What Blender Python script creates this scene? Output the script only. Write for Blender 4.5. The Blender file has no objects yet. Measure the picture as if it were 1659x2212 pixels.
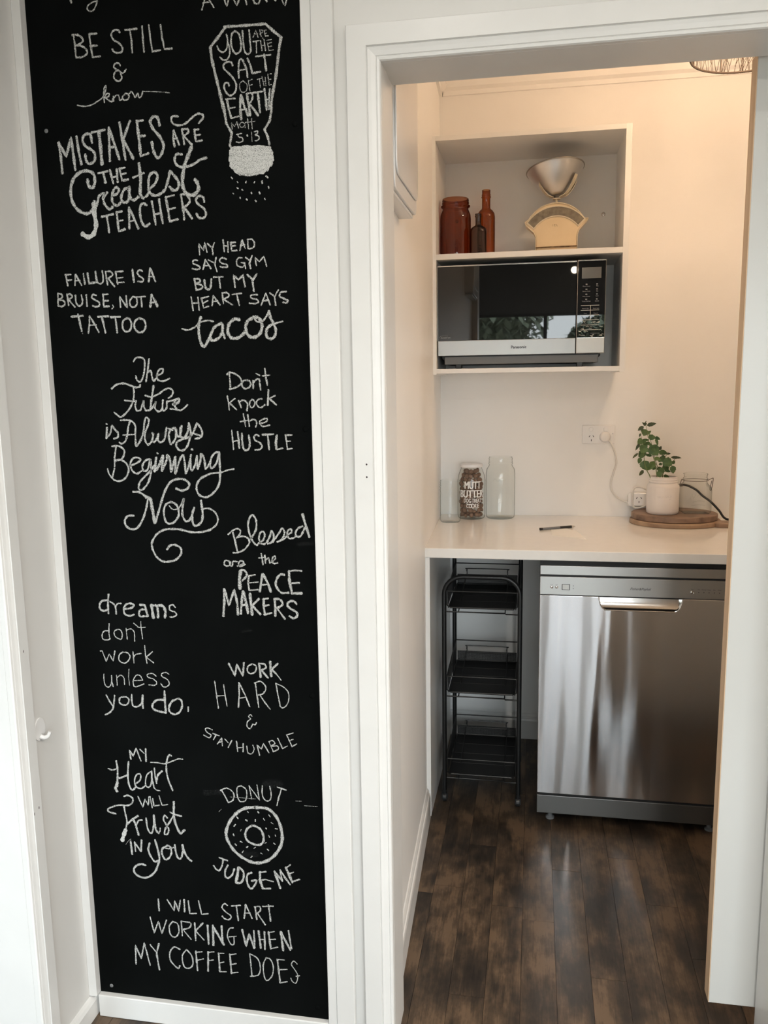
import bpy, math, random
from mathutils import Vector, Matrix
random.seed(7)
S = bpy.context.scene
COL = S.collection
# ------------------------------------------------------------------ camera
FPX, YAW, PITCH, ROLL, CAMH, CAMD = 1789.0, 10.35, 9.1, 0.87, 1.47, 1.6
def make_camera():
    y, p, r = (math.radians(v) for v in (YAW, PITCH, ROLL))
    F = Vector((-math.sin(y)*math.cos(p), math.cos(y)*math.cos(p), -math.sin(p)))
    R = Vector((math.cos(y), math.sin(y), 0)); U = R.cross(F)
    R2 = math.cos(r)*R - math.sin(r)*U
    U2 = R2.cross(F)
    cd = bpy.data.cameras.new('camera'); cd.sensor_fit = 'VERTICAL'; cd.sensor_height = 24
    cd.lens = FPX/2212*24; cd.clip_start = 0.02; cd.clip_end = 200
    o = bpy.data.objects.new('camera', cd); COL.objects.link(o)
    M = Matrix((R2, U2, -F)).transposed().to_4x4(); M.translation = Vector((0, -CAMD, CAMH))
    o.matrix_world = M; S.camera = o
make_camera()
# ------------------------------------------------------------------ world, light, exposure
S.view_settings.view_transform = 'Standard'; S.view_settings.look = 'None'
S.view_settings.gamma = 1; S.view_settings.use_curve_mapping = False
S.view_settings.exposure = 1.75
SKY = 3.6; BULB = 8.2; DOWN = 12.0
w = bpy.data.worlds.new('world'); S.world = w; w.use_nodes = True
nt = w.node_tree; bg = nt.nodes['Background']
tc = nt.nodes.new('ShaderNodeTexCoord'); sx = nt.nodes.new('ShaderNodeSeparateXYZ'); rp = nt.nodes.new('ShaderNodeValToRGB')
nt.links.new(tc.outputs['Generated'], sx.inputs[0]); nt.links.new(sx.outputs[2], rp.inputs[0]); nt.links.new(rp.outputs[0], bg.inputs[0])
e = rp.color_ramp.elements; e[0].position = 0; e[0].color = (.93, .96, 1, 1); e[1].position = .7; e[1].color = (.80, .90, 1, 1)
bg.inputs[1].default_value = SKY
def portal(loc, rot, sx_, sy_):
    l = bpy.data.lights.new('window_portal', 'AREA'); l.shape = 'RECTANGLE'; l.size = sx_; l.size_y = sy_; l.cycles.is_portal = True
    o = bpy.data.objects.new('window_portal', l); COL.objects.link(o); o.location = loc; o.rotation_euler = rot
portal((.5, -3.68, 1.43), (math.radians(90), 0, 0), 2.9, 1.86)
portal((-2.1, -3.68, 1.3), (math.radians(90), 0, 0), 1.7, 1.9)
def fill_light(x, y, power, col=(1, .93, .84)):  # added unseen fill lamps at ceiling height, brightening the walls and pantry
    l = bpy.data.lights.new('added_fill_lamp', 'AREA'); l.shape = 'DISK'; l.size = .14; l.energy = power; l.color = col; l.spread = math.radians(165)
    o = bpy.data.objects.new('added_fill_lamp', l); COL.objects.link(o); o.location = (x, y, 2.585)
for x_, y_, p_ in ((.35, -2.2, 9), (1.9, -1.6, 23), (-.25, -.85, 1.5)): fill_light(x_, y_, p_)
S.cycles.use_denoising = True
S.cycles.max_bounces = 10; S.cycles.diffuse_bounces = 6; S.cycles.glossy_bounces = 5; S.cycles.transparent_max_bounces = 24
S.cycles.caustics_reflective = False; S.cycles.caustics_refractive = False
S.cycles.sample_clamp_indirect = 6

# ------------------------------------------------------------------ materials
def mat(name, col, rough=.5, metal=0, **kw):
    m = bpy.data.materials.new(name); m.use_nodes = True
    b = m.node_tree.nodes['Principled BSDF']
    b.inputs['Base Color'].default_value = (*col, 1); b.inputs['Roughness'].default_value = rough; b.inputs['Metallic'].default_value = metal
    for k, v in kw.items(): b.inputs[k.replace('_', ' ')].default_value = v
    return m
def N(m, t, **kw):
    n = m.node_tree.nodes.new(t)
    for k, v in kw.items():
        if k.startswith('i_'): n.inputs[k[2:].replace('_', ' ')].default_value = v
        else: setattr(n, k, v)
    return n
def L(m, a, b): m.node_tree.links.new(a, b)
def B(m): return m.node_tree.nodes['Principled BSDF']
def coords(m, scale=(1, 1, 1), kind='Object'):
    t = N(m, 'ShaderNodeTexCoord'); mp = N(m, 'ShaderNodeMapping'); mp.inputs['Scale'].default_value = scale
    L(m, t.outputs[kind], mp.inputs[0]); return mp.outputs[0]
def noise(m, co, scale, detail=3, rough=.5):
    n = N(m, 'ShaderNodeTexNoise', i_Scale=scale, i_Detail=detail, i_Roughness=rough); L(m, co, n.inputs['Vector']); return n.outputs['Fac']
def ramp(m, fac, stops):
    r = N(m, 'ShaderNodeValToRGB'); el = r.color_ramp.elements
    while len(el) < len(stops): el.new(.5)
    for e_, (p, c) in zip(el, stops): e_.position = p; e_.color = (*c, 1) if len(c) == 3 else c
    L(m, fac, r.inputs[0]); return r.outputs[0]
def bump(m, h, strength, dist=.001):
    b = N(m, 'ShaderNodeBump', i_Strength=strength, i_Distance=dist); L(m, h, b.inputs['Height']); L(m, b.outputs[0], B(m).inputs['Normal']); return b
def tint(name, c0, c1, scale, rough=.5, stretch=(1, 1, 1), detail=4, bmp=0, **kw):
    m = mat(name, c0, rough, **kw); co = coords(m, stretch); f = noise(m, co, scale, detail)
    L(m, ramp(m, f, [(.35, c0), (.65, c1)]), B(m).inputs['Base Color'])
    if bmp: bump(m, f, bmp, .0006)
    return m
M = {}
M['wall'] = tint('wall_paint', (.69, .685, .67), (.71, .705, .69), 6, .55)
M['trim'] = tint('trim_paint', (.71, .71, .70), (.735, .735, .725), 9, .35)
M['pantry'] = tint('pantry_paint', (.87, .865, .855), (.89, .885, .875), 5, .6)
M['pantryl'] = tint('pantry_paint_lit', (.92, .918, .91), (.93, .928, .92), 5, .42)  # pantry paint lightened to stand in for light on the left wall
M['ceiling'] = mat('ceiling_paint', (.88, .86, .83), .8)
M['laminate'] = mat('white_laminate', (.86, .855, .84), .38)
M['counter'] = tint('counter_laminate', (.84, .825, .80), (.86, .845, .82), 30, .12)
M['slab'] = mat('door_paint', (.66, .66, .64), .30)
M['plastic'] = mat('white_plastic', (.80, .80, .80), .25)
M['switch'] = mat('switch_plastic', (.82, .80, .78), .3)
M['black'] = mat('black_metal', (.004, .0045, .005), .42)
M['blackp'] = mat('black_plastic', (.012, .013, .014), .4)
M['dark'] = mat('dark_gap', (.006, .006, .007), .6)
M['slot'] = mat('slot_dark', (.03, .02, .02), .6)
M['greyp'] = mat('grey_plastic', (.16, .165, .17), .45)
M['cord'] = mat('white_cord', (.74, .72, .69), .4)
M['cordb'] = mat('black_cord', (.010, .010, .011), .35)
M['paper'] = mat('paper', (.90, .89, .87), .8)
M['ceramic'] = mat('pot_glaze', (.80, .76, .74), .32)
M['soil'] = tint('soil', (.020, .012, .008), (.05, .03, .02), 200, .9)
M['stem'] = mat('stem', (.16, .20, .07), .6)
M['chrome'] = mat('chrome', (.62, .60, .58), .18, 1)
M['wire'] = mat('clip_wire', (.20, .18, .16), .3, 1)
M['enamel'] = tint('cream_enamel', (.70, .56, .36), (.74, .60, .40), 12, .35)
M['enameld'] = mat('cream_enamel_edge', (.66, .58, .44), .4)
M['rust'] = tint('rust', (.10, .06, .03), (.30, .20, .11), 60, .8)
M['dial'] = tint('scale_dial', (.16, .135, .10), (.24, .21, .16), 70, .25)
M['alu'] = tint('dull_aluminium', (.74, .73, .72), (.82, .81, .80), 14, .36, metal=.92)
M['rim'] = mat('worn_metal_rim', (.42, .40, .37), .4, .9)
M['lid'] = mat('lid_white', (.80, .80, .81), .3)
M['print'] = mat('white_print', (.88, .86, .84), .5)
M['printd'] = mat('dark_print', (.03, .03, .035), .5)
M['printg'] = mat('grey_print', (.34, .35, .36), .5)
M['lcd'] = mat('grey_display', (.13, .135, .14), .12)
M['treat'] = tint('dog_treat_biscuit', (.13, .075, .050), (.27, .165, .115), 60, .8, bmp=.4)
M['rattan'] = mat('rattan', (.022, .013, .008), .7)
M['frame'] = mat('black_aluminium', (.015, .015, .017), .4)
M['blind'] = mat('roller_blind', (.12, .12, .125), .8)
M['outside'] = tint('outside_paving', (.25, .23, .20), (.32, .30, .27), 3, .9)
M['bark'] = mat('bark', (.10, .07, .05), .9)
M['filmy'] = mat('steel_film', (.50, .50, .48), .45, .8)
def m_leaf(name, a, b):
    m = tint(name, a, b, 60, .5); B(m).inputs['Subsurface Weight'].default_value = 0; return m
M['leaf'] = m_leaf('mint_leaf', (.060, .118, .040), (.11, .19, .065))
M['leafl'] = m_leaf('mint_leaf_pale', (.12, .20, .05), (.17, .26, .08))
M['leafd'] = m_leaf('mint_leaf_dull', (.055, .075, .035), (.085, .105, .055))
M['tree'] = m_leaf('tree_leaf', (.14, .175, .11), (.30, .32, .22))
def m_glass(name, tr, edge, ior=1.45, rough=.03, k=.7, st=.5):
    m = bpy.data.materials.new(name); m.use_nodes = True; t = m.node_tree; t.nodes.remove(B(m)); out = t.nodes['Material Output']
    lw = N(m, 'ShaderNodeLayerWeight', i_Blend=.35); mixc = ramp(m, lw.outputs['Facing'], [(st, tr), (1.0, edge)])
    tb = N(m, 'ShaderNodeBsdfTransparent'); L(m, mixc, tb.inputs[0])
    gl = N(m, 'ShaderNodeBsdfGlossy'); gl.inputs['Roughness'].default_value = rough; gl.inputs['Color'].default_value = (k, k, k, 1)
    pw = N(m, 'ShaderNodeMath', operation='POWER'); L(m, lw.outputs['Facing'], pw.inputs[0]); pw.inputs[1].default_value = 4.0
    fr = N(m, 'ShaderNodeMath', operation='MULTIPLY_ADD'); L(m, pw.outputs[0], fr.inputs[0]); fr.inputs[1].default_value = .55; fr.inputs[2].default_value = .045; mx = N(m, 'ShaderNodeMixShader'); L(m, fr.outputs[0], mx.inputs[0]); L(m, tb.outputs[0], mx.inputs[1]); L(m, gl.outputs[0], mx.inputs[2])
    L(m, mx.outputs[0], out.inputs[0])
    co = coords(m); n = noise(m, co, 55, 2); bm = N(m, 'ShaderNodeBump', i_Strength=.25, i_Distance=.002); L(m, n, bm.inputs['Height'])
    L(m, bm.outputs[0], gl.inputs['Normal'])
    return m
M['glass'] = m_glass('jar_glass', (.98, .988, .98), (.20, .23, .20), st=.5)
M['pane'] = m_glass('window_glass', (.95, .97, .96), (.9, .92, .91), k=.9)
M['amber'] = m_glass('amber_glass', (.50, .185, .080), (.06, .018, .010), k=1, st=.2)
M['amber2'] = m_glass('orange_amber_glass', (.66, .30, .11), (.09, .035, .015), k=1, st=.2)
M['brown'] = m_glass('smoky_brown_glass', (.32, .19, .13), (.05, .03, .02), k=1, st=.2)
# black glass of the microwave
M['bglass'] = mat('black_glass', (.006, .007, .008), .015, 0); B(M['bglass']).inputs['IOR'].default_value = 1.58
# chalkboard
m = M['board'] = mat('chalkboard_paint', (.0022, .0026, .0026), .72)
co = coords(m); f = noise(m, co, 5, 6, .65); L(m, ramp(m, f, [(.3, (.0022, .0027, .0027)), (.75, (.0040, .0047, .0047))]), B(m).inputs['Base Color'])
B(m).inputs['Specular IOR Level'].default_value = .03
# chalk
def m_chalk(name, lo, hi, c=(.60, .605, .59), edge=-.22):
    m = bpy.data.materials.new(name); m.use_nodes = True; t = m.node_tree; b = B(m); out = t.nodes['Material Output']
    b.inputs['Base Color'].default_value = (*c, 1); b.inputs['Roughness'].default_value = .95; b.inputs['Specular IOR Level'].default_value = .05
    co = coords(m); n1 = noise(m, co, 820, 2, .6); n2 = noise(m, coords(m, (1, 1, .6)), 1250, 1, .5)
    ad = N(m, 'ShaderNodeMath', operation='ADD'); L(m, n1, ad.inputs[0]); L(m, n2, ad.inputs[1])
    uv = N(m, 'ShaderNodeUVMap'); sp = N(m, 'ShaderNodeSeparateXYZ'); L(m, uv.outputs[0], sp.inputs[0])
    v = N(m, 'ShaderNodeMath', operation='MULTIPLY_ADD'); L(m, sp.outputs[1], v.inputs[0]); v.inputs[1].default_value = 2; v.inputs[2].default_value = -1
    v2 = N(m, 'ShaderNodeMath', operation='POWER'); ab = N(m, 'ShaderNodeMath', operation='ABSOLUTE'); L(m, v.outputs[0], ab.inputs[0]); L(m, ab.outputs[0], v2.inputs[0]); v2.inputs[1].default_value = 3
    v3 = N(m, 'ShaderNodeMath', operation='MULTIPLY_ADD'); L(m, v2.outputs[0], v3.inputs[0]); v3.inputs[1].default_value = edge; L(m, ad.outputs[0], v3.inputs[2])
    mr = N(m, 'ShaderNodeMapRange'); L(m, v3.outputs[0], mr.inputs[0]); mr.inputs[1].default_value = lo; mr.inputs[2].default_value = hi; mr.inputs[3].default_value = 0; mr.inputs[4].default_value = .97
    L(m, mr.outputs[0], b.inputs['Alpha']); return m
M['chalk'] = m_chalk('chalk_line', .80, 1.04)
M['chalks'] = m_chalk('dense_chalk_fill', .72, .98, edge=-.08)
M['chalkf'] = m_chalk('faint_chalk_line', .84, 1.12)
M['dust'] = m_chalk('chalk_dust_smudge', 1.06, 2.2, (.25, .25, .25))
# steel
def m_steel(name, col, rough, aniso, wave):
    m = mat(name, col, rough, 1); b = B(m); b.inputs['Anisotropic'].default_value = aniso
    tg = N(m, 'ShaderNodeTangent', direction_type='UV_MAP'); L(m, tg.outputs[0], b.inputs['Tangent'])
    if wave:
        n = noise(m, coords(m, (1, 1, .10)), 10, 1.3, .4)
        fine = noise(m, coords(m, (3, 3, 900)), 1.2, 2)
        sp = N(m, 'ShaderNodeSeparateXYZ'); tcx = N(m, 'ShaderNodeTexCoord'); L(m, tcx.outputs['Object'], sp.inputs[0])
        g = N(m, 'ShaderNodeMapRange'); L(m, sp.outputs[0], g.inputs[0]); g.inputs[1].default_value = .02; g.inputs[2].default_value = .36; g.inputs[3].default_value = 1; g.inputs[4].default_value = .12
        mu = N(m, 'ShaderNodeMath', operation='MULTIPLY'); L(m, n, mu.inputs[0]); L(m, g.outputs[0], mu.inputs[1])
        bump(m, mu.outputs[0], 1, wave)
    return m
M['steel'] = m_steel('brushed_steel_door', (.72, .72, .735), .15, .93, .026)
M['steelk'] = m_steel('kick_plate_steel_shaded', (.17, .17, .165), .40, .5, 0)  # steel darkened to stand in for the dim floor it mirrors
M['steelp'] = m_steel('brushed_steel_panel', (.40, .40, .39), .42, .6, 0)
# pine edge, wooden boards
M['pine'] = tint('raw_pine_edge', (.66, .46, .29), (.74, .56, .38), 4, .6, stretch=(14, 14, .7), detail=6)
M['woodt'] = tint('acacia_board', (.13, .080, .055), (.31, .20, .14), 9, .5, stretch=(1, 5, 3), detail=7)
M['woodb'] = tint('mango_board', (.26, .165, .11), (.42, .29, .19), 7, .5, stretch=(1, 5, 3), detail=6)
# floor planks
m = M['floor'] = mat('dark_wood_floor', (.06, .04, .03), .42)
oi = N(m, 'ShaderNodeObjectInfo'); tcn = N(m, 'ShaderNodeTexCoord'); vm = N(m, 'ShaderNodeVectorMath', operation='ADD')
geo = N(m, 'ShaderNodeNewGeometry'); L(m, geo.outputs['Position'], vm.inputs[0])
rv = N(m, 'ShaderNodeVectorMath', operation='SCALE'); cb = N(m, 'ShaderNodeCombineXYZ'); L(m, oi.outputs['Random'], cb.inputs[0]); L(m, oi.outputs['Random'], cb.inputs[1]); L(m, cb.outputs[0], rv.inputs[0]); rv.inputs[3].default_value = 37
L(m, rv.outputs[0], vm.inputs[1])
def mp_(src, sc):
    q = N(m, 'ShaderNodeMapping'); q.inputs['Scale'].default_value = sc; L(m, src, q.inputs[0]); return q.outputs[0]
vb = N(m, 'ShaderNodeVectorMath', operation='ADD'); sb_ = N(m, 'ShaderNodeVectorMath', operation='SCALE'); sb_.inputs[3].default_value = .004; L(m, rv.outputs[0], sb_.inputs[0]); L(m, geo.outputs['Position'], vb.inputs[0]); L(m, sb_.outputs[0], vb.inputs[1])
blot = noise(m, mp_(vb.outputs[0], (1, .62, 1)), 8.5, 5, .62)
grain = noise(m, mp_(vm.outputs[0], (1, .06, 1)), 190, 4, .7)
streak = noise(m, mp_(vm.outputs[0], (1, .17, 1)), 42, 5, .68)
a1 = N(m, 'ShaderNodeMath', operation='MULTIPLY_ADD'); L(m, grain, a1.inputs[0]); a1.inputs[1].default_value = .30; L(m, blot, a1.inputs[2])
a2 = N(m, 'ShaderNodeMath', operation='MULTIPLY_ADD'); L(m, streak, a2.inputs[0]); a2.inputs[1].default_value = .42; L(m, a1.outputs[0], a2.inputs[2])
a3 = N(m, 'ShaderNodeMath', operation='MULTIPLY_ADD'); L(m, oi.outputs['Random'], a3.inputs[0]); a3.inputs[1].default_value = .07; L(m, a2.outputs[0], a3.inputs[2])
L(m, ramp(m, a3.outputs[0], [(.66, (.010, .0078, .0068)), (.81, (.028, .020, .0145)), (.92, (.066, .044, .028)), (1.0, (.120, .078, .048))]), B(m).inputs['Base Color'])
bump(m, a1.outputs[0], .35, .0006)
def m_emit(name, c, s):
    m = bpy.data.materials.new(name); m.use_nodes = True; t = m.node_tree; t.nodes.remove(B(m)); e = N(m, 'ShaderNodeEmission'); e.inputs[0].default_value = (*c, 1); e.inputs[1].default_value = s
    L(m, e.outputs[0], t.nodes['Material Output'].inputs[0]); return m
M['bulb'] = m_emit('bulb_glow', (1.0, .67, .41), BULB * 12)
M['downl'] = m_emit('downlight_glow', (1.0, .85, .65), DOWN)
# fine wire mesh of the trolley
m = M['mesh'] = mat('black_wire_mesh', (.005, .0055, .006), .6)
sp = N(m, 'ShaderNodeSeparateXYZ'); L(m, coords(m), sp.inputs[0])
def tri(src):
    a = N(m, 'ShaderNodeMath', operation='MULTIPLY'); L(m, src, a.inputs[0]); a.inputs[1].default_value = 330
    f_ = N(m, 'ShaderNodeMath', operation='FRACT'); L(m, a.outputs[0], f_.inputs[0])
    g_ = N(m, 'ShaderNodeMath', operation='LESS_THAN'); L(m, f_.outputs[0], g_.inputs[0]); g_.inputs[1].default_value = .74; return g_.outputs[0]
yz = N(m, 'ShaderNodeMath', operation='ADD'); L(m, sp.outputs[1], yz.inputs[0]); L(m, sp.outputs[2], yz.inputs[1])
xz = N(m, 'ShaderNodeMath', operation='ADD'); L(m, sp.outputs[0], xz.inputs[0]); L(m, sp.outputs[2], xz.inputs[1])
mxx = N(m, 'ShaderNodeMath', operation='MAXIMUM'); L(m, tri(yz.outputs[0]), mxx.inputs[0]); L(m, tri(xz.outputs[0]), mxx.inputs[1])
L(m, mxx.outputs[0], B(m).inputs['Alpha'])

# ------------------------------------------------------------------ mesh helpers
class MB:
    def __init__(s): s.v = []; s.f = []; s.uv = None
    def add(s, vs, fs):
        o = len(s.v); s.v += [tuple(p) for p in vs]; s.f += [tuple(i+o for i in f) for f in fs]; return s
    def box(s, x0, x1, y0, y1, z0, z1):
        return s.add([(x0,y0,z0),(x1,y0,z0),(x1,y1,z0),(x0,y1,z0),(x0,y0,z1),(x1,y0,z1),(x1,y1,z1),(x0,y1,z1)],
                     [(0,3,2,1),(4,5,6,7),(0,1,5,4),(1,2,6,5),(2,3,7,6),(3,0,4,7)])
    def prism(s, pts, axis, a, b):
        """closed 2-D outline extruded along an axis; pts are the two other coordinates in x,y,z order"""
        n = len(pts)
        def P(p, t):
            return (t, p[0], p[1]) if axis == 0 else (p[0], t, p[1]) if axis == 1 else (p[0], p[1], t)
        s.add([P(p, a) for p in pts]+[P(p, b) for p in pts],
              [tuple(range(n)), tuple(range(2*n-1, n-1, -1))]+[(i, i+n, (i+1) % n+n, (i+1) % n) for i in range(n)])
        return s
    def lathe(s, prof, c=(0, 0, 0), n=40, sx=1, sy=1, tilt=None):
        vs = []; fs = []
        for (r, z) in prof:
            for i in range(n):
                a = 2*math.pi*i/n; p = Vector((r*math.cos(a)*sx, r*math.sin(a)*sy, z))
                if tilt: p = tilt @ p
                vs.append((p.x+c[0], p.y+c[1], p.z+c[2]))
        for k in range(len(prof)-1):
            for i in range(n):
                j = (i+1) % n; fs.append((k*n+i, k*n+j, (k+1)*n+j, (k+1)*n+i))
        if prof[0][0] > 1e-6 and prof[0][1] == min(p[1] for p in prof) and getattr(s, 'capb', False): fs.append(tuple(range(n-1, -1, -1)))
        return s.add(vs, fs)
    def tube(s, pts, r, n=8, closed=False, cap=True):
        P = [Vector(p) for p in pts]; m = len(P); vs = []; fs = []; up = Vector((0, 0, 1)); prev = None
        for i, p in enumerate(P):
            if closed: t = P[(i+1) % m]-P[i-1]
            else: t = P[min(i+1, m-1)]-P[max(i-1, 0)]
            t.normalize()
            if prev is None:
                a = t.cross(up)
                if a.length < .05: a = t.cross(Vector((0, 1, 0)))
            else:
                a = prev - t*prev.dot(t)
                if a.length < 1e-5: a = t.cross(up)
            a.normalize(); prev = a; b = t.cross(a); rr = r(i/(m-1)) if callable(r) else r
            for k in range(n):
                an = 2*math.pi*k/n; q = p+(a*math.cos(an)+b*math.sin(an))*rr; vs.append(tuple(q))
        for i in range(m if closed else m-1):
            j = (i+1) % m
            for k in range(n):
                l = (k+1) % n; fs.append((i*n+k, j*n+k, j*n+l, i*n+l))
        if cap and not closed: fs += [tuple(range(n)), tuple(range(m*n-1, m*n-n-1, -1))]
        return s.add(vs, fs)
    def ball(s, c, r, n=12, m=8, sc=(1, 1, 1)):
        vs = [(c[0], c[1], c[2]-r*sc[2])]; fs = []
        for i in range(1, m):
            t = math.pi*i/m
            for k in range(n):
                a = 2*math.pi*k/n; vs.append((c[0]+r*sc[0]*math.sin(t)*math.cos(a), c[1]+r*sc[1]*math.sin(t)*math.sin(a), c[2]-r*sc[2]*math.cos(t)))
        vs.append((c[0], c[1], c[2]+r*sc[2])); q = len(vs)-1
        for k in range(n): fs.append((0, 1+(k+1) % n, 1+k)); fs.append((q, q-n+k, q-n+(k+1) % n))
        for i in range(m-2):
            for k in range(n):
                l = (k+1) % n; fs.append((1+i*n+k, 1+i*n+l, 1+(i+1)*n+l, 1+(i+1)*n+k))
        return s.add(vs, fs)
    def build(s, name, m, parent=None, bevel=0, smooth=False, uvf=None, seg=2, fix=True, **props):
        me = bpy.data.meshes.new(name); me.from_pydata(s.v, [], s.f); me.update()
        if fix:
            import bmesh
            b = bmesh.new(); b.from_mesh(me); bmesh.ops.recalc_face_normals(b, faces=b.faces); b.to_mesh(me); b.free()
        me.materials.append(m)
        if uvf or s.uv:
            ul = me.uv_layers.new(name='UVMap')
            for lp in me.loops:
                ul.data[lp.index].uv = uvf(me.vertices[lp.vertex_index].co) if uvf else s.uv[lp.vertex_index]
        o = bpy.data.objects.new(name, me); COL.objects.link(o)
        if parent: o.parent = parent
        if smooth:
            for p in me.polygons: p.use_smooth = True
            me.set_sharp_from_angle(angle=math.radians(smooth if smooth is not True else 50))
        if bevel:
            d = o.modifiers.new('bevel', 'BEVEL'); d.width = bevel; d.segments = seg; d.limit_method = 'ANGLE'; d.angle_limit = math.radians(40)
        for k, v in props.items(): o[k] = v
        return o
def thing(name, label, cat, group=None, loc=(0, 0, 0)):
    o = bpy.data.objects.new(name, None); COL.objects.link(o); o.location = loc; o['label'] = label; o['category'] = cat
    if group: o['group'] = group
    o.empty_display_size = .05
    return o
def struct(name, mb, m, **kw): return mb.build(name, m, kind='structure', **kw)
def catmull(P, n=6, closed=False):
    P = [Vector(p) for p in P]; m = len(P); out = []
    if m < 3: return P
    for i in range(m if closed else m-1):
        p1 = P[i]; p2 = P[(i+1) % m]
        p0 = P[i-1] if (i or closed) else p1*2-p2
        p3 = P[(i+2) % m] if (closed or i+2 < m) else p2*2-p1
        for k in range(n):
            t = k/n; out.append(.5*((2*p1)+(p2-p0)*t+(2*p0-5*p1+4*p2-p3)*t*t+(3*p1-p0-3*p2+p3)*t**3))
    if not closed: out.append(P[-1])
    return out
def rrect(x0, x1, z0, z1, r, n=5):
    o = []
    for cx, cz, a0 in ((x1-r, z0+r, -90), (x1-r, z1-r, 0), (x0+r, z1-r, 90), (x0+r, z0+r, 180)):
        for k in range(n+1):
            a = math.radians(a0+90*k/n); o.append((cx+r*math.cos(a), cz+r*math.sin(a)))
    return o
FONT = None
def text_mb(txt, size, sx=1.0, shear=0.0, extrude=.0002, align='CENTER', spacing=1.0, offset=0.0):
    cu = bpy.data.curves.new('t', 'FONT'); cu.body = txt; cu.size = size; cu.align_x = align; cu.extrude = extrude; cu.shear = shear; cu.space_character = spacing; cu.offset = offset
    o = bpy.data.objects.new('t', cu); COL.objects.link(o); dg = bpy.context.evaluated_depsgraph_get(); dg.update()
    me = bpy.data.meshes.new_from_object(o.evaluated_get(dg)); mb = MB(); mb.add([(v.co.x*sx, v.co.y, v.co.z) for v in me.vertices], [tuple(p.vertices) for p in me.polygons])
    bpy.data.objects.remove(o); bpy.data.curves.remove(cu); bpy.data.meshes.remove(me); return mb
def flat_text(name, txt, size, x, y, z, m, parent, **kw):
    """lettering on a surface facing -y"""
    t = text_mb(txt, size, **kw); t.v = [(x+a, y-c, z+b) for a, b, c in t.v]; return t.build(name, m, parent, fix=False)
def sweep(path, prof, place):
    """mitred moulding: path of (a,b) corners of the inner edge, offset outward d, height h -> place(a,b,h)"""
    mb = MB(); n = len(path); vs = []; fs = []; m = len(prof)
    for i, p in enumerate(path):
        dirs = []
        if i > 0: dirs.append((path[i][0]-path[i-1][0], path[i][1]-path[i-1][1]))
        if i < n-1: dirs.append((path[i+1][0]-path[i][0], path[i+1][1]-path[i][1]))
        nr = []
        for d in dirs:
            l = math.hypot(*d); nr.append((-d[1]/l, d[0]/l))
        ox, oy = nr[0] if len(nr) == 1 else (nr[0][0]+nr[1][0], nr[0][1]+nr[1][1])
        for d, h in prof: vs.append(place(p[0]+ox*d, p[1]+oy*d, h))
    for i in range(n-1):
        for k in range(m): l = (k+1) % m; fs.append((i*m+k, (i+1)*m+k, (i+1)*m+l, i*m+l))
    fs += [tuple(range(m)), tuple(range(n*m-1, (n-1)*m-1, -1))]
    return mb.add(vs, fs)

# ------------------------------------------------------------------ setting
PB = 1.680                      # pantry back wall
CEIL = 2.60
def wx(y): return -.312-.034*(y-.12)      # pantry left wall, slightly out of square
OL, OR_, OT, JB = -.285, .489, 2.042, .12  # doorway
LW = -1.008                     # left wall of the kitchen (face)
fl = MB().box(-3.6, 3.2, -3.75, 1.9, -.06, -.0081)
floor = struct('floor', fl, M['dark'])
# planks
W_ = .0855
tmpl = MB().box(0, W_-.0007, 0, 1, -.008, 0)
pm = {}
def plank(x, y0, y1):
    ln = round(y1-y0, 2)
    if ln not in pm:
        me = bpy.data.meshes.new('plank'); t = MB().box(0, W_-.0008, 0, ln-.0008, -.008, 0); me.from_pydata(t.v, [], t.f); me.materials.append(M['floor']); pm[ln] = me
    o = bpy.data.objects.new('plank', pm[ln]); COL.objects.link(o); o.location = (x, y0, random.uniform(-.0003, 0)); o.parent = floor
JO = {-1: .191, 0: None}
rnd = random.Random(3)
for k in range(-15, 17):
    x = -.0145+W_*k
    joints = [rnd.uniform(-.9, -.1)]
    if k == -2: joints = [-.75, .19, .85, 1.5]
    elif k == -1: joints = [-.45, .55, 1.2]
    elif k == 2: joints = [-.6, .305, 1.1]
    elif k == 3: joints = [-.25, .845]
    elif k == 0: joints = [-.5, .50, 1.4]
    elif k == -3: joints = [-.3, .62]
    elif k == 1: joints = [-.1, .75]
    else:
        while joints[-1] < 1.3: joints.append(joints[-1]+rnd.choice([.6, .9, .9]))
    ys = [-1.3]+[round(j, 2) for j in joints if -1.1 < j < 1.75]+[1.9]
    for a, b in zip(ys, ys[1:]): plank(x, a, b)
x = -.0145-15*W_
far = MB().box(-3.6, 3.2, -3.75, -1.3, -.008, 0).box(-3.6, x, -1.3, 1.9, -.008, 0).box(-.0145+17*W_, 3.2, -1.3, 1.9, -.008, 0)
struct('floor_beyond', far, M['floor'])

def boxw(name, m, *b, **kw): return struct(name, MB().box(*b), m, **kw)
# front wall (carries the chalkboard and the doorway)
wf = MB().box(-1.1, OL-.018, .004, JB, 0, CEIL).box(OR_+.018, 3.2, .004, JB, 0, CEIL).box(OL-.018, OR_+.018, .004, JB, OT+.018, CEIL)
struct('wall_front', wf, M['wall'])
# door lining
dl = MB().box(OL-.018, OL+.0003, .0042, JB+.001, 0, OT+.018).box(OR_-.0003, OR_+.018, .0042, JB+.001, 0, OT+.018).box(OL, OR_, .0042, JB+.001, OT-.0003, OT+.018)
struct('trim_1', dl, M['trim'])
ARCH = [(0, 0), (0, .010), (.002, .013), (.006, .014), (.0075, .0125), (.009, .0145), (.017, .0165), (.0225, .0185), (.024, .0165), (.0255, .0205), (.061, .0205), (.063, .0185), (.063, 0)]
struct('trim_2', sweep([(OL, 0), (OL, OT), (OR_, OT), (OR_, 0)], [(d, h) for d, h in ARCH], lambda a, b, h: (a, .004-h, b)), M['trim'])
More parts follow.
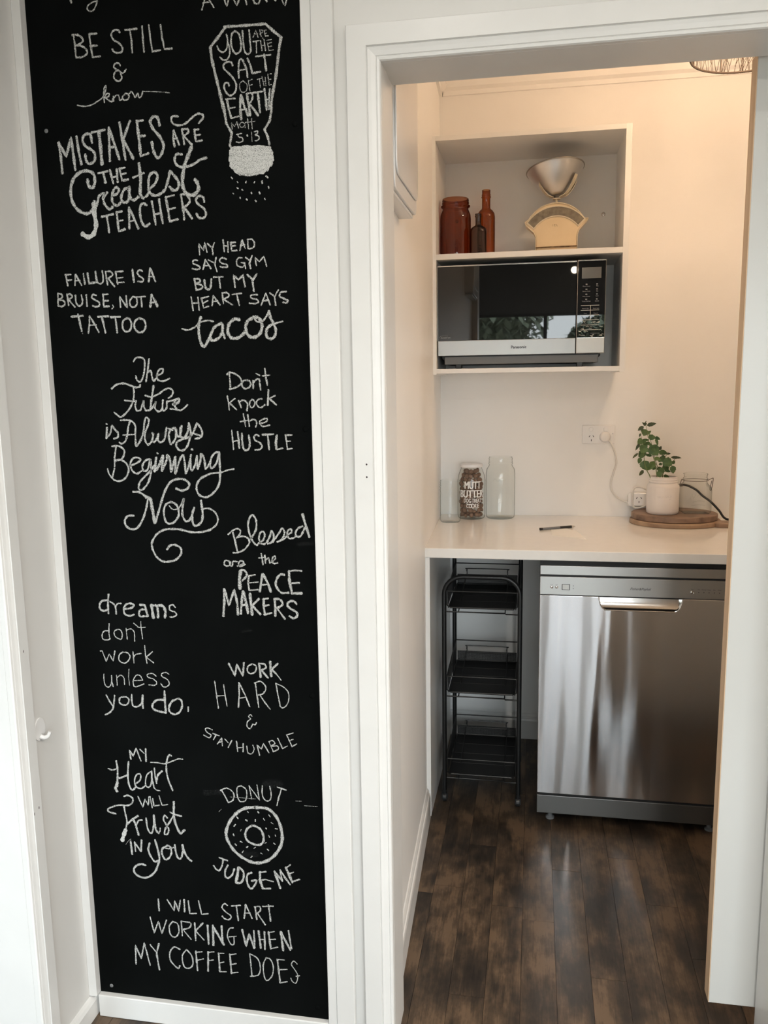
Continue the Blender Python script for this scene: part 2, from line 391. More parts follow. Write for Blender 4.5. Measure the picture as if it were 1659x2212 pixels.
# cover board right of the chalkboard
struct('trim_3', MB().prism([(-.4335, .004), (-.4335, -.008), (-.432, -.011), (-.414, -.011), (-.4135, -.0095), (-.412, -.0125), (-.374, -.0125), (-.372, -.0105), (-.372, .004)], 2, 0, CEIL), M['trim'])
# bead in the left corner, board under the chalkboard
struct('trim_4', MB().box(LW, -.9885, -.018, .004, .055, CEIL), M['trim'], bevel=.0015)
struct('baseboard_front', MB().box(-.9885, -.4335, -.012, .004, 0, .0555), M['trim'], bevel=.002)
struct('baseboard_left', MB().prism([(LW, 0), (LW+.012, 0), (LW+.012, .040), (LW+.008, .047), (LW+.004, .050), (LW, .052)], 1, -.162, .004), M['trim'])
# left wall of the kitchen with a doorway
DY0, DY1 = -.213, -1.05
wl = MB().box(LW-.09, LW, DY0+.018, .12, 0, CEIL).box(LW-.09, LW, -3.6, DY1-.018, 0, CEIL).box(LW-.09, LW, DY1-.018, DY0+.018, 2.06, CEIL)
struct('wall_left', wl, M['wall'])
struct('trim_5', MB().box(LW-.091, LW-.0002, DY0-.0003, DY0+.018, 0, 2.06).box(LW-.091, LW-.0002, DY1-.018, DY1, 0, 2.06).box(LW-.091, LW-.0002, DY1, DY0, 2.042, 2.06), M['trim'])
struct('trim_6', sweep([(DY0, 0), (DY0, 2.042), (DY1, 2.042), (DY1, 0)][::-1], [(d*.80, h) for d, h in ARCH], lambda a, b, h: (LW+h, a, b)), M['trim'])
# the room seen past the left doorway
struct('wall_side_room', MB().box(-3.6, -3.5, -3.6, 1.9, 0, CEIL).box(-3.5, LW-.09, 1.0, 1.1, 0, CEIL), M['wall'])
# kitchen behind the camera
struct('wall_right', MB().box(3.1, 3.2, -3.7, .004, 0, CEIL), M['wall'])
WX0, WX1, WZ0, WZ1 = -.95, 1.95, .50, 2.36
struct('wall_back', MB().box(LW, WX0, -3.7, -3.6, 0, CEIL).box(WX1, 3.1, -3.7, -3.6, 0, CEIL).box(WX0, WX1, -3.7, -3.6, WZ1, CEIL).box(WX0, WX1, -3.7, -3.6, 0, WZ0), M['wall'])
struct('wall_side_room_back', MB().box(-3.5, -2.95, -3.7, -3.6, 0, CEIL).box(-1.25, LW-.09, -3.7, -3.6, 0, CEIL).box(-2.95, -1.25, -3.7, -3.6, 0, .35).box(-2.95, -1.25, -3.7, -3.6, 2.25, CEIL), M['wall'])
struct('ceiling', MB().box(-3.6, 3.2, -3.75, 1.9, CEIL, CEIL+.1), M['ceiling'])
# windows
def window(name, x0, x1, z0, z1, y, mull):
    f = MB()
    for a, b, c, d in ((x0, x1, z0, z0+.06), (x0, x1, z1-.06, z1), (x0, x0+.05, z0, z1), (x1-.05, x1, z0, z1)): f.box(a, b, y-.03, y+.03, c, d)
    for q in mull: f.box(q-.016, q+.016, y-.03, y+.03, z0+.06, z1-.06)
    fr = f.build(name, M['frame'], kind='structure')
    xs = [x0+.05]+list(mull)+[x1-.05]
    for a, b in zip(xs, xs[1:]): MB().box(a, b, y-.003, y+.003, z0+.06, z1-.06).build('pane', M['pane'], fr)
window('window_1', WX0, WX1, WZ0, WZ1, -3.65, (.086, 1.02))
window('window_2', -2.95, -1.25, .35, 2.25, -3.65, (-2.1,))
rb = thing('roller_blind', 'charcoal roller blind half down over the glass door behind the camera', 'blind')
MB().box(WX0+.02, WX1-.02, -3.595, -3.592, 2.045, 2.50).build('blind_cloth', M['blind'], rb)
MB().box(WX0+.02, WX1-.02, -3.598, -3.585, 2.020, 2.046).build('bottom_rail', M['frame'], rb)
MB().tube([(WX0+.02, -3.56, 2.52), (WX1-.02, -3.56, 2.52)], .025, 12).build('roller', M['blind'], rb)
struct('ground_outside', MB().box(-30, 30, -60, -3.75, -.2, -.1), M['outside'])
# trees outside
def tree(x, y, h, r, lab):
    t = thing('garden_tree', lab, 'tree', 'garden trees outside the glass door')
    MB().tube([(x, y, -.1), (x+.05, y, h*.4), (x-.03, y, h*.75)], lambda q: .09*(1-q*.6), 8).build('trunk', M['bark'], t)
    g = MB(); rr = random.Random(int(x*100))
    for i in range(5200):
        a = rr.uniform(0, 6.28); u = rr.uniform(-1, 1); q = r*(rr.random()**.4); s = math.sqrt(1-u*u)
        c = Vector((x+q*s*math.cos(a), y+q*s*math.sin(a), h*.72+q*u*.8))
        d = Vector((rr.uniform(-1, 1), rr.uniform(-1, 1), rr.uniform(-1, 1))).normalized(); e2 = d.cross(Vector((0, 0, 1))).normalized(); l = rr.uniform(.05, .11)
        g.add([c-d*l, c+e2*l*.5, c+d*l, c-e2*l*.5], [(0, 1, 2, 3)])
    g.build('foliage', M['tree'], t, fix=False, kind='stuff')
tree(-1.0, -7.6, 3.3, 1.2, 'leafy garden tree left of the glass door mullion, seen in the microwave reflection')
tree(-1.0, -10.6, 3.0, .9, 'leafy garden tree behind the mullion, seen in the microwave reflection')
tree(1.05, -8.8, 2.62, .62, 'lower leafy garden tree under the patch of sky in the microwave reflection')
# pantry shell
pl = MB().prism([(wx(JB), JB), (wx(PB+.1), PB+.1), (wx(PB+.1)-.1, PB+.1), (wx(JB)-.1, JB)], 2, 0, CEIL)
struct('wall_pantry_left', pl, M['pantryl'])
boxw('wall_pantry_back', M['pantry'], -.6, 1.35, PB, PB+.1, 0, CEIL)
boxw('wall_pantry_right', M['pantry'], 1.25, 1.35, JB, PB, 0, CEIL)
# skirtings in the pantry
SK = [(0, 0), (.013, 0), (.013, .078), (.011, .086), (.0075, .088), (.0075, .096), (.003, .104), (0, .106)]
sk = MB(); n = len(SK)
sk.add([(wx(JB+.001)+d, JB+.001, z) for d, z in SK]+[(wx(.994)+d, .994, z) for d, z in SK], [tuple(range(n)), tuple(range(2*n-1, n-1, -1))]+[(i, (i+1) % n, (i+1) % n+n, i+n) for i in range(n)])
struct('baseboard_pantry_left', sk, M['trim'])
struct('baseboard_pantry_back', MB().prism([(PB-d, z) for d, z in SK], 0, -.34, 1.25), M['trim'])
# cornice
CO = [(0, CEIL-.095), (.010, CEIL-.095), (.012, CEIL-.080), (.028, CEIL-.072), (.032, CEIL-.052), (.050, CEIL-.040), (.058, CEIL-.020), (.075, CEIL-.016), (.077, CEIL), (0, CEIL)]
struct('trim_7', MB().prism([(PB-d, z) for d, z in CO], 0, -.35, 1.25), M['pantry'])
co = MB(); n = len(CO)
co.add([(wx(JB)+d, JB, z) for d, z in CO]+[(wx(PB)+d, PB, z) for d, z in CO], [tuple(range(n)), tuple(range(2*n-1, n-1, -1))]+[(i, (i+1) % n, (i+1) % n+n, i+n) for i in range(n)])
struct('trim_8', co, M['pantry'])

# ------------------------------------------------------------------ chalkboard
cb = thing('chalkboard', 'tall black chalkboard covered in hand-written chalk sayings, fixed in the wall recess', 'chalkboard')
MB().box(-.988, -.4365, 0, .0038, .056, 2.5).build('board_panel', M['board'], cb)
LETTERS = [
 ('my', """-43 -8908,22010 -8897,21959
~31 -8355,21961 -8382,21875 -8463,21775 -8546,21786 -8574,21838 -8538,21889 -8441,21933 -8346,21939"""),
 ('BE STILL & know', """-43 -8899,21390 -8886,21235 -8875,20971
~43 -8927,21383 -8811,21374 -8730,21322 -8703,21266 -8782,21209 -8868,21189
~43 -8868,21198 -8722,21159 -8643,21089 -8648,21017 -8758,20971 -8875,20976
-43 -8568,21372 -8552,21172 -8527,20949
-43 -8568,21372 -8410,21368
-43 -8564,21155 -8416,21152
-43 -8527,20949 -8368,20955
~42 -7931,21346 -7969,21394 -8053,21392 -8110,21325 -8075,21233 -7965,21161 -7898,21075 -7914,21004 -7998,20987 -8080,21017 -8108,21064
-42 -7825,21382 -7577,21383
-42 -7722,21373 -7703,21193 -7698,20969
-42 -7467,21420 -7467,21174 -7456,20959
-42 -7331,21430 -7313,21162 -7285,20954 -7120,20968
-42 -7093,21410 -7076,21196 -7038,20979 -6885,20976
~37 -7962,20755 -7991,20799 -8064,20799 -8100,20739 -8031,20679 -8074,20655 -8112,20576 -8085,20510 -8014,20478 -7947,20527 -7962,20610 -7898,20624 -7848,20683
~37 -8031,20679 -8000,20668 -7941,20618
~29 -8917,20101 -8765,20072 -8614,20090 -8482,20145 -8371,20211 -8298,20334 -8288,20416 -8327,20373 -8347,20246 -8340,20108
~33 -8340,20200 -8281,20269 -8229,20265 -8243,20220 -8308,20197
~33 -8308,20197 -8248,20147 -8187,20115 -8162,20169
~29 -8148,20214 -8144,20122
~29 -8141,20167 -8084,20227 -8032,20214 -8017,20131 -7974,20146
~33 -7916,20225 -7961,20173 -7912,20124 -7837,20146 -7822,20209 -7883,20250 -7916,20215
~31 -7833,20209 -7787,20261 -7756,20268 -7718,20210 -7690,20163 -7633,20232 -7617,20158 -7564,20172 -7527,20260
~23 -7527,20260 -7403,20248 -7197,20228 -6982,20194"""),
 ('A WHOOP', """-32 -6189,21769 -6253,21599
-32 -6097,21761 -6012,21619
-26 -6231,21719 -6068,21725
-35 -5798,21735 -5758,21617 -5722,21728
-35 -5615,21718 -5559,21613 -5516,21710
-35 -5387,21698 -5368,21616
~38 -5243,21686 -5208,21622 -5140,21616 -5108,21673
-35 -5002,21664 -4973,21635
-35 -4822,21648 -4808,21631
-29 -4688,21636 -4657,21560
-29 -4598,21628 -4631,21536"""),
 ('YOU ARE THE SALT OF THE EARTH shaker', """-58 -5828,21271 -5551,21262 -5292,21257 -5018,21253
-58 -5018,21253 -4872,21117 -4726,20998
-61 -4728,21005 -4770,20812 -4809,20571 -4857,20302 -4928,20033 -4967,19811
-62 -5797,21269 -5944,21111 -6116,20940
-62 -6116,20940 -6102,20740 -6052,20502 -6001,20276 -5950,20036 -5927,19853
~35 -5788,21139 -5770,21029 -5792,20894 -5865,20831 -5941,20865 -5983,20950
~35 -5771,21001 -5738,20889 -5743,20780 -5793,20702 -5871,20694 -5938,20748
~41 -5617,21179 -5680,21130 -5703,20969 -5663,20829 -5604,20783 -5525,20832 -5511,20967 -5543,21119 -5617,21179
~38 -5471,21174 -5465,20963 -5441,20811 -5389,20759 -5326,20802 -5328,20952 -5341,21177
-23 -5270,21042 -5212,21159 -5171,21034
-20 -5245,21094 -5177,21095
-23 -5136,21159 -5110,21043
~23 -5136,21159 -5083,21148 -5092,21109 -5131,21092 -5074,20999
-23 -5053,21146 -5027,21042 -4973,21045
-20 -5053,21139 -5007,21149
-20 -5047,21091 -5002,21094
-20 -5007,20967 -4915,20975
-26 -5273,20968 -5151,20978
-26 -5212,20970 -5213,20766
-26 -5128,20976 -5105,20798
-26 -5059,20984 -5036,20793
-23 -5117,20881 -5048,20889
-23 -4993,20925 -4968,20787 -4884,20794
-23 -4994,20911 -4910,20925
-23 -4981,20856 -4912,20862
~41 -5690,20584 -5719,20641 -5795,20654 -5867,20612 -5863,20542 -5774,20453 -5685,20350 -5636,20236 -5665,20113 -5761,20058 -5837,20112 -5879,20212 -5860,20280 -5797,20282 -5776,20232
~41 -5577,20356 -5578,20493 -5556,20656 -5508,20680 -5472,20622 -5417,20481 -5407,20357
-32 -5571,20486 -5455,20498
-47 -5393,20685 -5337,20544 -5312,20418 -5150,20434
-35 -5231,20706 -4941,20711
-47 -5069,20728 -5052,20590 -5035,20445
~24 -5502,20302 -5566,20244 -5556,20133 -5495,20094 -5432,20138 -5427,20234 -5502,20302
-24 -5394,20301 -5371,20113
-21 -5394,20287 -5316,20316
-21 -5382,20203 -5320,20220
-23 -5217,20301 -5116,20321
-23 -5178,20312 -5161,20160
-23 -5123,20349 -5091,20182
-23 -5062,20331 -5053,20179
-20 -5104,20252 -5050,20262
-23 -5007,20382 -4991,20189 -4945,20192
-20 -5007,20375 -4938,20383
-20 -4995,20285 -4949,20288
-50 -5834,20000 -5804,19817 -5764,19660
-38 -5857,20002 -5670,20000
-35 -5803,19831 -5678,19843
-36 -5764,19653 -5607,19678
-56 -5552,20050 -5577,19829 -5563,19619
-56 -5552,20050 -5491,19837 -5420,19679
-35 -5556,19786 -5446,19799
-50 -5435,20069 -5405,19859 -5382,19676
~38 -5435,20069 -5342,20069 -5322,19992 -5364,19912 -5411,19887
-53 -5396,19886 -5307,19783 -5227,19666
-44 -5311,20074 -5126,20086
-53 -5218,20081 -5202,19914 -5186,19719
-50 -5086,20127 -5062,19932 -5054,19752
-41 -4979,20119 -5002,19914 -5008,19762
-32 -5062,19932 -5001,19942
-65 -5922,19960 -5885,19747 -5863,19563
-54 -5863,19563 -5768,19396
~54 -5760,19402 -5790,19277 -5811,19165 -5774,19106
-59 -4967,19824 -4963,19727 -5008,19549
-53 -5008,19549 -5114,19410
~53 -5114,19410 -5057,19287 -5024,19138
-24 -5750,19458 -5768,19578 -5701,19497 -5650,19585 -5624,19464
~21 -5501,19542 -5553,19568 -5595,19535 -5587,19489 -5538,19479 -5499,19517 -5500,19551 -5489,19466
-24 -5438,19626 -5423,19437
-24 -5361,19621 -5353,19432
-21 -5488,19560 -5293,19568
-27 -5669,19354 -5566,19369
~27 -5637,19359 -5631,19309 -5562,19291 -5549,19234 -5612,19209 -5682,19221
-36 -5458,19334 -5452,19312
-18 -5371,19384 -5366,19208
~27 -5316,19381 -5254,19391 -5256,19342 -5303,19324 -5234,19298 -5221,19255 -5261,19223 -5308,19219
~104 -5759,19088 -5555,19097 -5305,19089 -5027,19061
~163 -5785,19029 -5464,19017 -5184,19000 -5007,18968
~193 -5791,18916 -5470,18890 -5158,18871 -5003,18883
~178 -5780,18815 -5475,18776 -5162,18770 -5029,18814
~149 -5712,18733 -5479,18674 -5228,18677 -5102,18720
~60 -5638,18636 -5435,18610 -5262,18629
-30 -5811,18588 -5787,18559
-27 -5695,18500 -5680,18481
-27 -5510,18496 -5526,18466
-27 -5343,18481 -5356,18459
-39 -5197,18483 -5194,18440
-39 -5116,18571 -5078,18538
-33 -5075,18377 -5065,18344
-33 -5706,18389 -5678,18370
-30 -5606,18352 -5588,18337
-36 -5423,18288 -5412,18265
-36 -5260,18287 -5249,18253
-24 -5799,18291 -5777,18278
-33 -5652,18208 -5642,18187
-30 -5524,18173 -5508,18152
-30 -5348,18138 -5327,18114
-33 -5158,18165 -5147,18145"""),
 ('MISTAKES ARE THE GREATEST TEACHERS', """-62 -9377,19438 -9350,19174 -9340,18856
-66 -9377,19438 -9230,19167 -9104,19515 -9073,19157 -9057,18904
-62 -8983,19528 -8957,19255 -8917,19001
~62 -8658,19393 -8683,19540 -8777,19557 -8855,19479 -8817,19351 -8680,19259 -8615,19172 -8637,19048 -8748,19002 -8814,19079 -8818,19184
-52 -8656,19580 -8368,19613
-79 -8500,19591 -8484,19331 -8475,18975
-61 -8282,19649 -8295,19319 -8304,19028
-61 -8282,19649 -8177,19312 -8101,19047
-48 -8286,19277 -8178,19291
-61 -8053,19727 -8008,19363 -7972,19030
-61 -7829,19743 -8006,19384
-65 -7994,19394 -7879,19190 -7806,19041
-69 -7690,19734 -7665,19404 -7651,19083
-52 -7690,19723 -7561,19735
-52 -7674,19446 -7533,19453
-56 -7651,19083 -7484,19125
~65 -7221,19621 -7258,19766 -7350,19782 -7413,19695 -7363,19569 -7234,19418 -7163,19249 -7219,19088 -7304,19032 -7377,19160 -7402,19326
~47 -6834,19758 -6948,19766 -6975,19686 -6899,19610 -6740,19600 -6598,19682 -6457,19773 -6355,19766 -6325,19704 -6420,19609
-47 -6940,19511 -6960,19360 -6934,19215
-47 -6940,19511 -6890,19376 -6840,19240
-39 -6949,19359 -6868,19364
-47 -6767,19520 -6737,19244
~47 -6767,19520 -6653,19513 -6645,19452 -6740,19397
-47 -6740,19397 -6578,19224
-47 -6517,19504 -6495,19280 -6369,19292
-43 -6517,19494 -6426,19498
-43 -6500,19392 -6397,19401
-48 -8571,18813 -8365,18843
-62 -8462,18828 -8429,18626
-53 -8316,18862 -8263,18607
-53 -8172,18874 -8167,18623
-40 -8291,18713 -8170,18738
-53 -8113,18881 -8070,18649 -7938,18662
-39 -8113,18871 -7994,18889
-39 -8085,18765 -7978,18780
~71 -8807,18710 -8792,18593 -8711,18546 -8655,18649 -8668,18797 -8783,18867 -8952,18855 -9107,18737 -9183,18550 -9176,18337 -9080,18161 -8918,18067 -8795,18083 -8714,18185 -8694,18291
~94 -8710,18249 -8712,18057 -8692,17842 -8754,17673 -8880,17614 -9009,17684
~57 -8697,18099 -8637,18246 -8578,18391 -8479,18428 -8511,18324 -8406,18446
~58 -8510,18345 -8471,18216 -8382,18126 -8307,18165
~57 -8292,18376 -8193,18413 -8152,18496 -8233,18521 -8302,18398 -8301,18250 -8210,18182 -8109,18261
~62 -7924,18525 -8047,18469 -8116,18325 -8063,18238 -7965,18275 -7924,18525
~62 -7940,18463 -7915,18315 -7847,18269 -7748,18327
-74 -7695,18951 -7679,18659 -7709,18388
~61 -7709,18388 -7655,18301 -7570,18339 -7506,18419
-44 -7842,18689 -7601,18769
~61 -7504,18461 -7380,18559 -7324,18701 -7390,18767 -7488,18711 -7522,18546 -7508,18399 -7395,18330 -7275,18365 -7177,18444 -7095,18647 -7064,18770
~65 -7064,18770 -6977,18682 -6892,18553 -6922,18430 -7016,18414 -7082,18480
~82 -6591,19194 -6656,19055 -6746,18875 -6790,18713 -6813,18507 -6742,18338 -6605,18299 -6497,18387 -6502,18511 -6555,18586
~56 -6793,19063 -6908,19070 -6948,18969 -6897,18863 -6761,18825 -6574,18865 -6433,18939 -6295,18972
-53 -8560,17986 -8305,18027
-49 -8451,18002 -8427,17830 -8419,17680
-58 -8230,18066 -8209,17692 -8074,17728
-44 -8231,18055 -8110,18071
-44 -8219,17884 -8110,17901
-53 -7962,18138 -7978,17735
-53 -7962,18138 -7869,17932 -7788,17726
-44 -7957,17872 -7848,17888
~57 -7582,18161 -7662,18196 -7727,18115 -7718,17882 -7643,17762 -7545,17811
-53 -7471,18229 -7439,17996 -7417,17783
-53 -7317,18263 -7296,18031 -7263,17798
-44 -7440,17975 -7298,18000
-57 -7174,18298 -7143,18045 -7120,17833 -6943,17867
-44 -7186,18288 -6998,18320
-44 -7154,18056 -6989,18083
-52 -6858,18323 -6828,18050 -6816,17850
~52 -6858,18323 -6743,18317 -6680,18210 -6730,18129 -6826,18081
-57 -6814,18081 -6716,17961 -6652,17864
~52 -6382,18163 -6401,18247 -6492,18273 -6553,18203 -6500,18117 -6389,18028 -6360,17923 -6421,17863 -6513,17878 -6555,17953"""),
 ('FAILURE IS A BRUISE, NOT A TATTOO', """-41 -9431,16903 -9403,16679
-41 -9450,16896 -9319,16899
-41 -9412,16787 -9309,16795
-41 -9218,16896 -9244,16682
-41 -9209,16895 -9096,16677
-34 -9218,16772 -9125,16777
-41 -9041,16906 -9021,16699
-51 -8949,16911 -8927,16712 -8788,16724
-51 -8772,16937 -8764,16805 -8751,16723
~40 -8751,16723 -8680,16696 -8622,16735 -8615,16833 -8625,16948
-40 -8553,16929 -8526,16666
~40 -8553,16929 -8444,16925 -8403,16858 -8499,16796
-40 -8491,16779 -8374,16628
-40 -8335,16921 -8307,16675
-40 -8344,16913 -8171,16923
-34 -8317,16790 -8180,16801
-34 -8304,16707 -8168,16706
-54 -7971,16948 -7951,16703
~40 -7757,16908 -7818,16934 -7867,16887 -7835,16821 -7749,16761 -7771,16705 -7869,16717
-47 -7593,16958 -7636,16700
-47 -7584,16958 -7493,16695
-33 -7612,16797 -7514,16793
-41 -9639,16537 -9651,16287
~41 -9639,16537 -9547,16509 -9552,16451 -9631,16412
~41 -9631,16412 -9520,16384 -9498,16316 -9567,16276 -9641,16287
-41 -9435,16514 -9416,16289
~41 -9435,16514 -9342,16503 -9328,16452 -9416,16405
-41 -9406,16405 -9279,16251
~41 -9250,16492 -9244,16342 -9193,16274 -9126,16297 -9102,16371 -9121,16487
-41 -9009,16492 -9009,16260
~41 -8789,16469 -8861,16487 -8893,16430 -8832,16387 -8735,16326 -8749,16260 -8824,16246 -8887,16273
-47 -8640,16489 -8640,16249 -8521,16245
-41 -8650,16481 -8531,16485
-41 -8641,16356 -8530,16361
~27 -8446,16268 -8430,16226 -8469,16194
-44 -8275,16221 -8279,16428 -8130,16209 -8141,16440
~40 -7997,16419 -8066,16339 -8055,16240 -7984,16213 -7917,16268 -7918,16383 -7988,16426
-40 -7917,16408 -7726,16418
-40 -7817,16413 -7812,16216
-54 -7589,16446 -7632,16202
-57 -7589,16446 -7525,16322 -7478,16214
-40 -7599,16291 -7510,16289
-51 -9378,16062 -9116,16079
-51 -9225,16108 -9193,15923 -9168,15771
-24 -9156,15727 -9150,15716
-41 -8968,16067 -8991,15884 -9022,15725
-41 -8968,16067 -8869,15897 -8789,15736
-34 -8982,15883 -8833,15888
-51 -8784,16045 -8553,16052
-48 -8701,16043 -8667,15875 -8642,15724
-51 -8509,16029 -8297,16032
-47 -8407,16035 -8392,15868 -8384,15718
~47 -8144,16003 -8239,15947 -8258,15815 -8199,15738 -8106,15761 -8061,15876 -8091,15976 -8144,16003
~47 -7890,15996 -7985,15924 -7994,15792 -7908,15715 -7807,15737 -7755,15835 -7784,15952 -7890,15996"""),
 ('MY HEAD SAYS GYM BUT MY HEART SAYS TACOS', """-36 -6530,17175 -6537,17380 -6445,17254 -6410,17400 -6375,17218
-35 -6358,17381 -6289,17313
-35 -6214,17391 -6264,17279 -6252,17164
-35 -6033,17440 -6017,17212
-35 -5938,17396 -5938,17200
-35 -6021,17326 -5932,17314
-40 -5876,17385 -5866,17222 -5759,17226
-35 -5876,17377 -5779,17381
-35 -5870,17312 -5782,17316
-35 -5644,17416 -5697,17223
-35 -5644,17416 -5590,17259
-35 -5684,17320 -5596,17324
-35 -5530,17411 -5528,17257
~35 -5539,17419 -5450,17423 -5401,17357 -5413,17276 -5493,17247 -5528,17257
~36 -6581,17070 -6662,17073 -6674,17016 -6595,16980 -6534,16936 -6581,16897 -6698,16918
-36 -6418,17080 -6473,16893
-36 -6418,17080 -6310,16903
-31 -6442,16958 -6343,16970
-36 -6356,17070 -6251,17016
-36 -6192,17112 -6225,16982 -6188,16841
~35 -5980,17071 -6067,17099 -6123,17052 -6073,16993 -5976,16965 -5969,16923 -6058,16919 -6120,16937
~35 -5659,17083 -5739,17078 -5778,16998 -5746,16931 -5649,16911 -5611,16975 -5681,16994
-35 -5610,16992 -5597,16877
-35 -5588,17088 -5503,17020
-40 -5455,17116 -5514,16971 -5491,16873
-35 -5374,16925 -5394,17081 -5310,16996 -5218,17090 -5164,16901
-41 -6663,16718 -6639,16500
~41 -6672,16718 -6573,16714 -6548,16664 -6641,16625
~41 -6641,16625 -6525,16597 -6509,16546 -6565,16515 -6629,16509
~51 -6456,16694 -6445,16561 -6402,16509 -6338,16540 -6311,16705
-36 -6265,16737 -6067,16738
-41 -6148,16732 -6131,16525
-47 -5826,16531 -5843,16754 -5749,16669 -5656,16756 -5621,16533
-44 -5567,16761 -5473,16676
-47 -5372,16770 -5466,16643 -5447,16445
-36 -6755,16379 -6724,16110
-36 -6610,16366 -6596,16114
-36 -6743,16253 -6597,16257
-36 -6538,16347 -6503,16154 -6392,16184
-36 -6547,16339 -6382,16375
-36 -6516,16246 -6405,16293
-36 -6291,16389 -6319,16190
-36 -6291,16389 -6156,16202
-31 -6306,16265 -6197,16286
-36 -6100,16433 -6083,16225
~36 -6100,16433 -5992,16429 -5968,16362 -6079,16308
-36 -6061,16299 -5895,16194
-36 -5895,16393 -5698,16412
-36 -5805,16407 -5753,16181
~35 -5370,16376 -5495,16372 -5506,16315 -5401,16287 -5358,16236 -5431,16205 -5546,16217
-35 -5202,16396 -5308,16168
-35 -5202,16396 -5122,16171
-35 -5260,16257 -5145,16262
-35 -5122,16401 -5028,16332
-35 -4945,16453 -5029,16316 -5008,16159
~40 -4788,16415 -4894,16402 -4923,16329 -4828,16277 -4759,16242 -4796,16202 -4865,16212
~38 -6982,15762 -6864,15734 -6714,15781 -6581,15878 -6433,15908 -6307,15888
~65 -6566,15979 -6620,15829 -6622,15626 -6585,15455 -6523,15403 -6445,15503 -6374,15637 -6295,15770 -6201,15826
~65 -6201,15826 -6129,15833 -6135,15699 -6195,15582 -6308,15517 -6380,15536 -6393,15620
~58 -6131,15783 -6119,15664 -6088,15554
~72 -5765,15907 -5872,15918 -5984,15829 -6018,15679 -5960,15568 -5835,15548 -5706,15621 -5630,15720
~71 -5495,15933 -5605,15869 -5647,15737 -5599,15602 -5493,15557 -5366,15613 -5307,15745 -5320,15862 -5388,15938 -5477,15949
~41 -5460,15932 -5409,15864 -5303,15861 -5219,15942 -5153,16056
~64 -5153,16056 -5123,15923 -5057,15788 -5026,15671 -5066,15555 -5156,15524 -5224,15593 -5201,15725 -5110,15790
~40 -5110,15790 -4985,15828 -4878,15850"""),
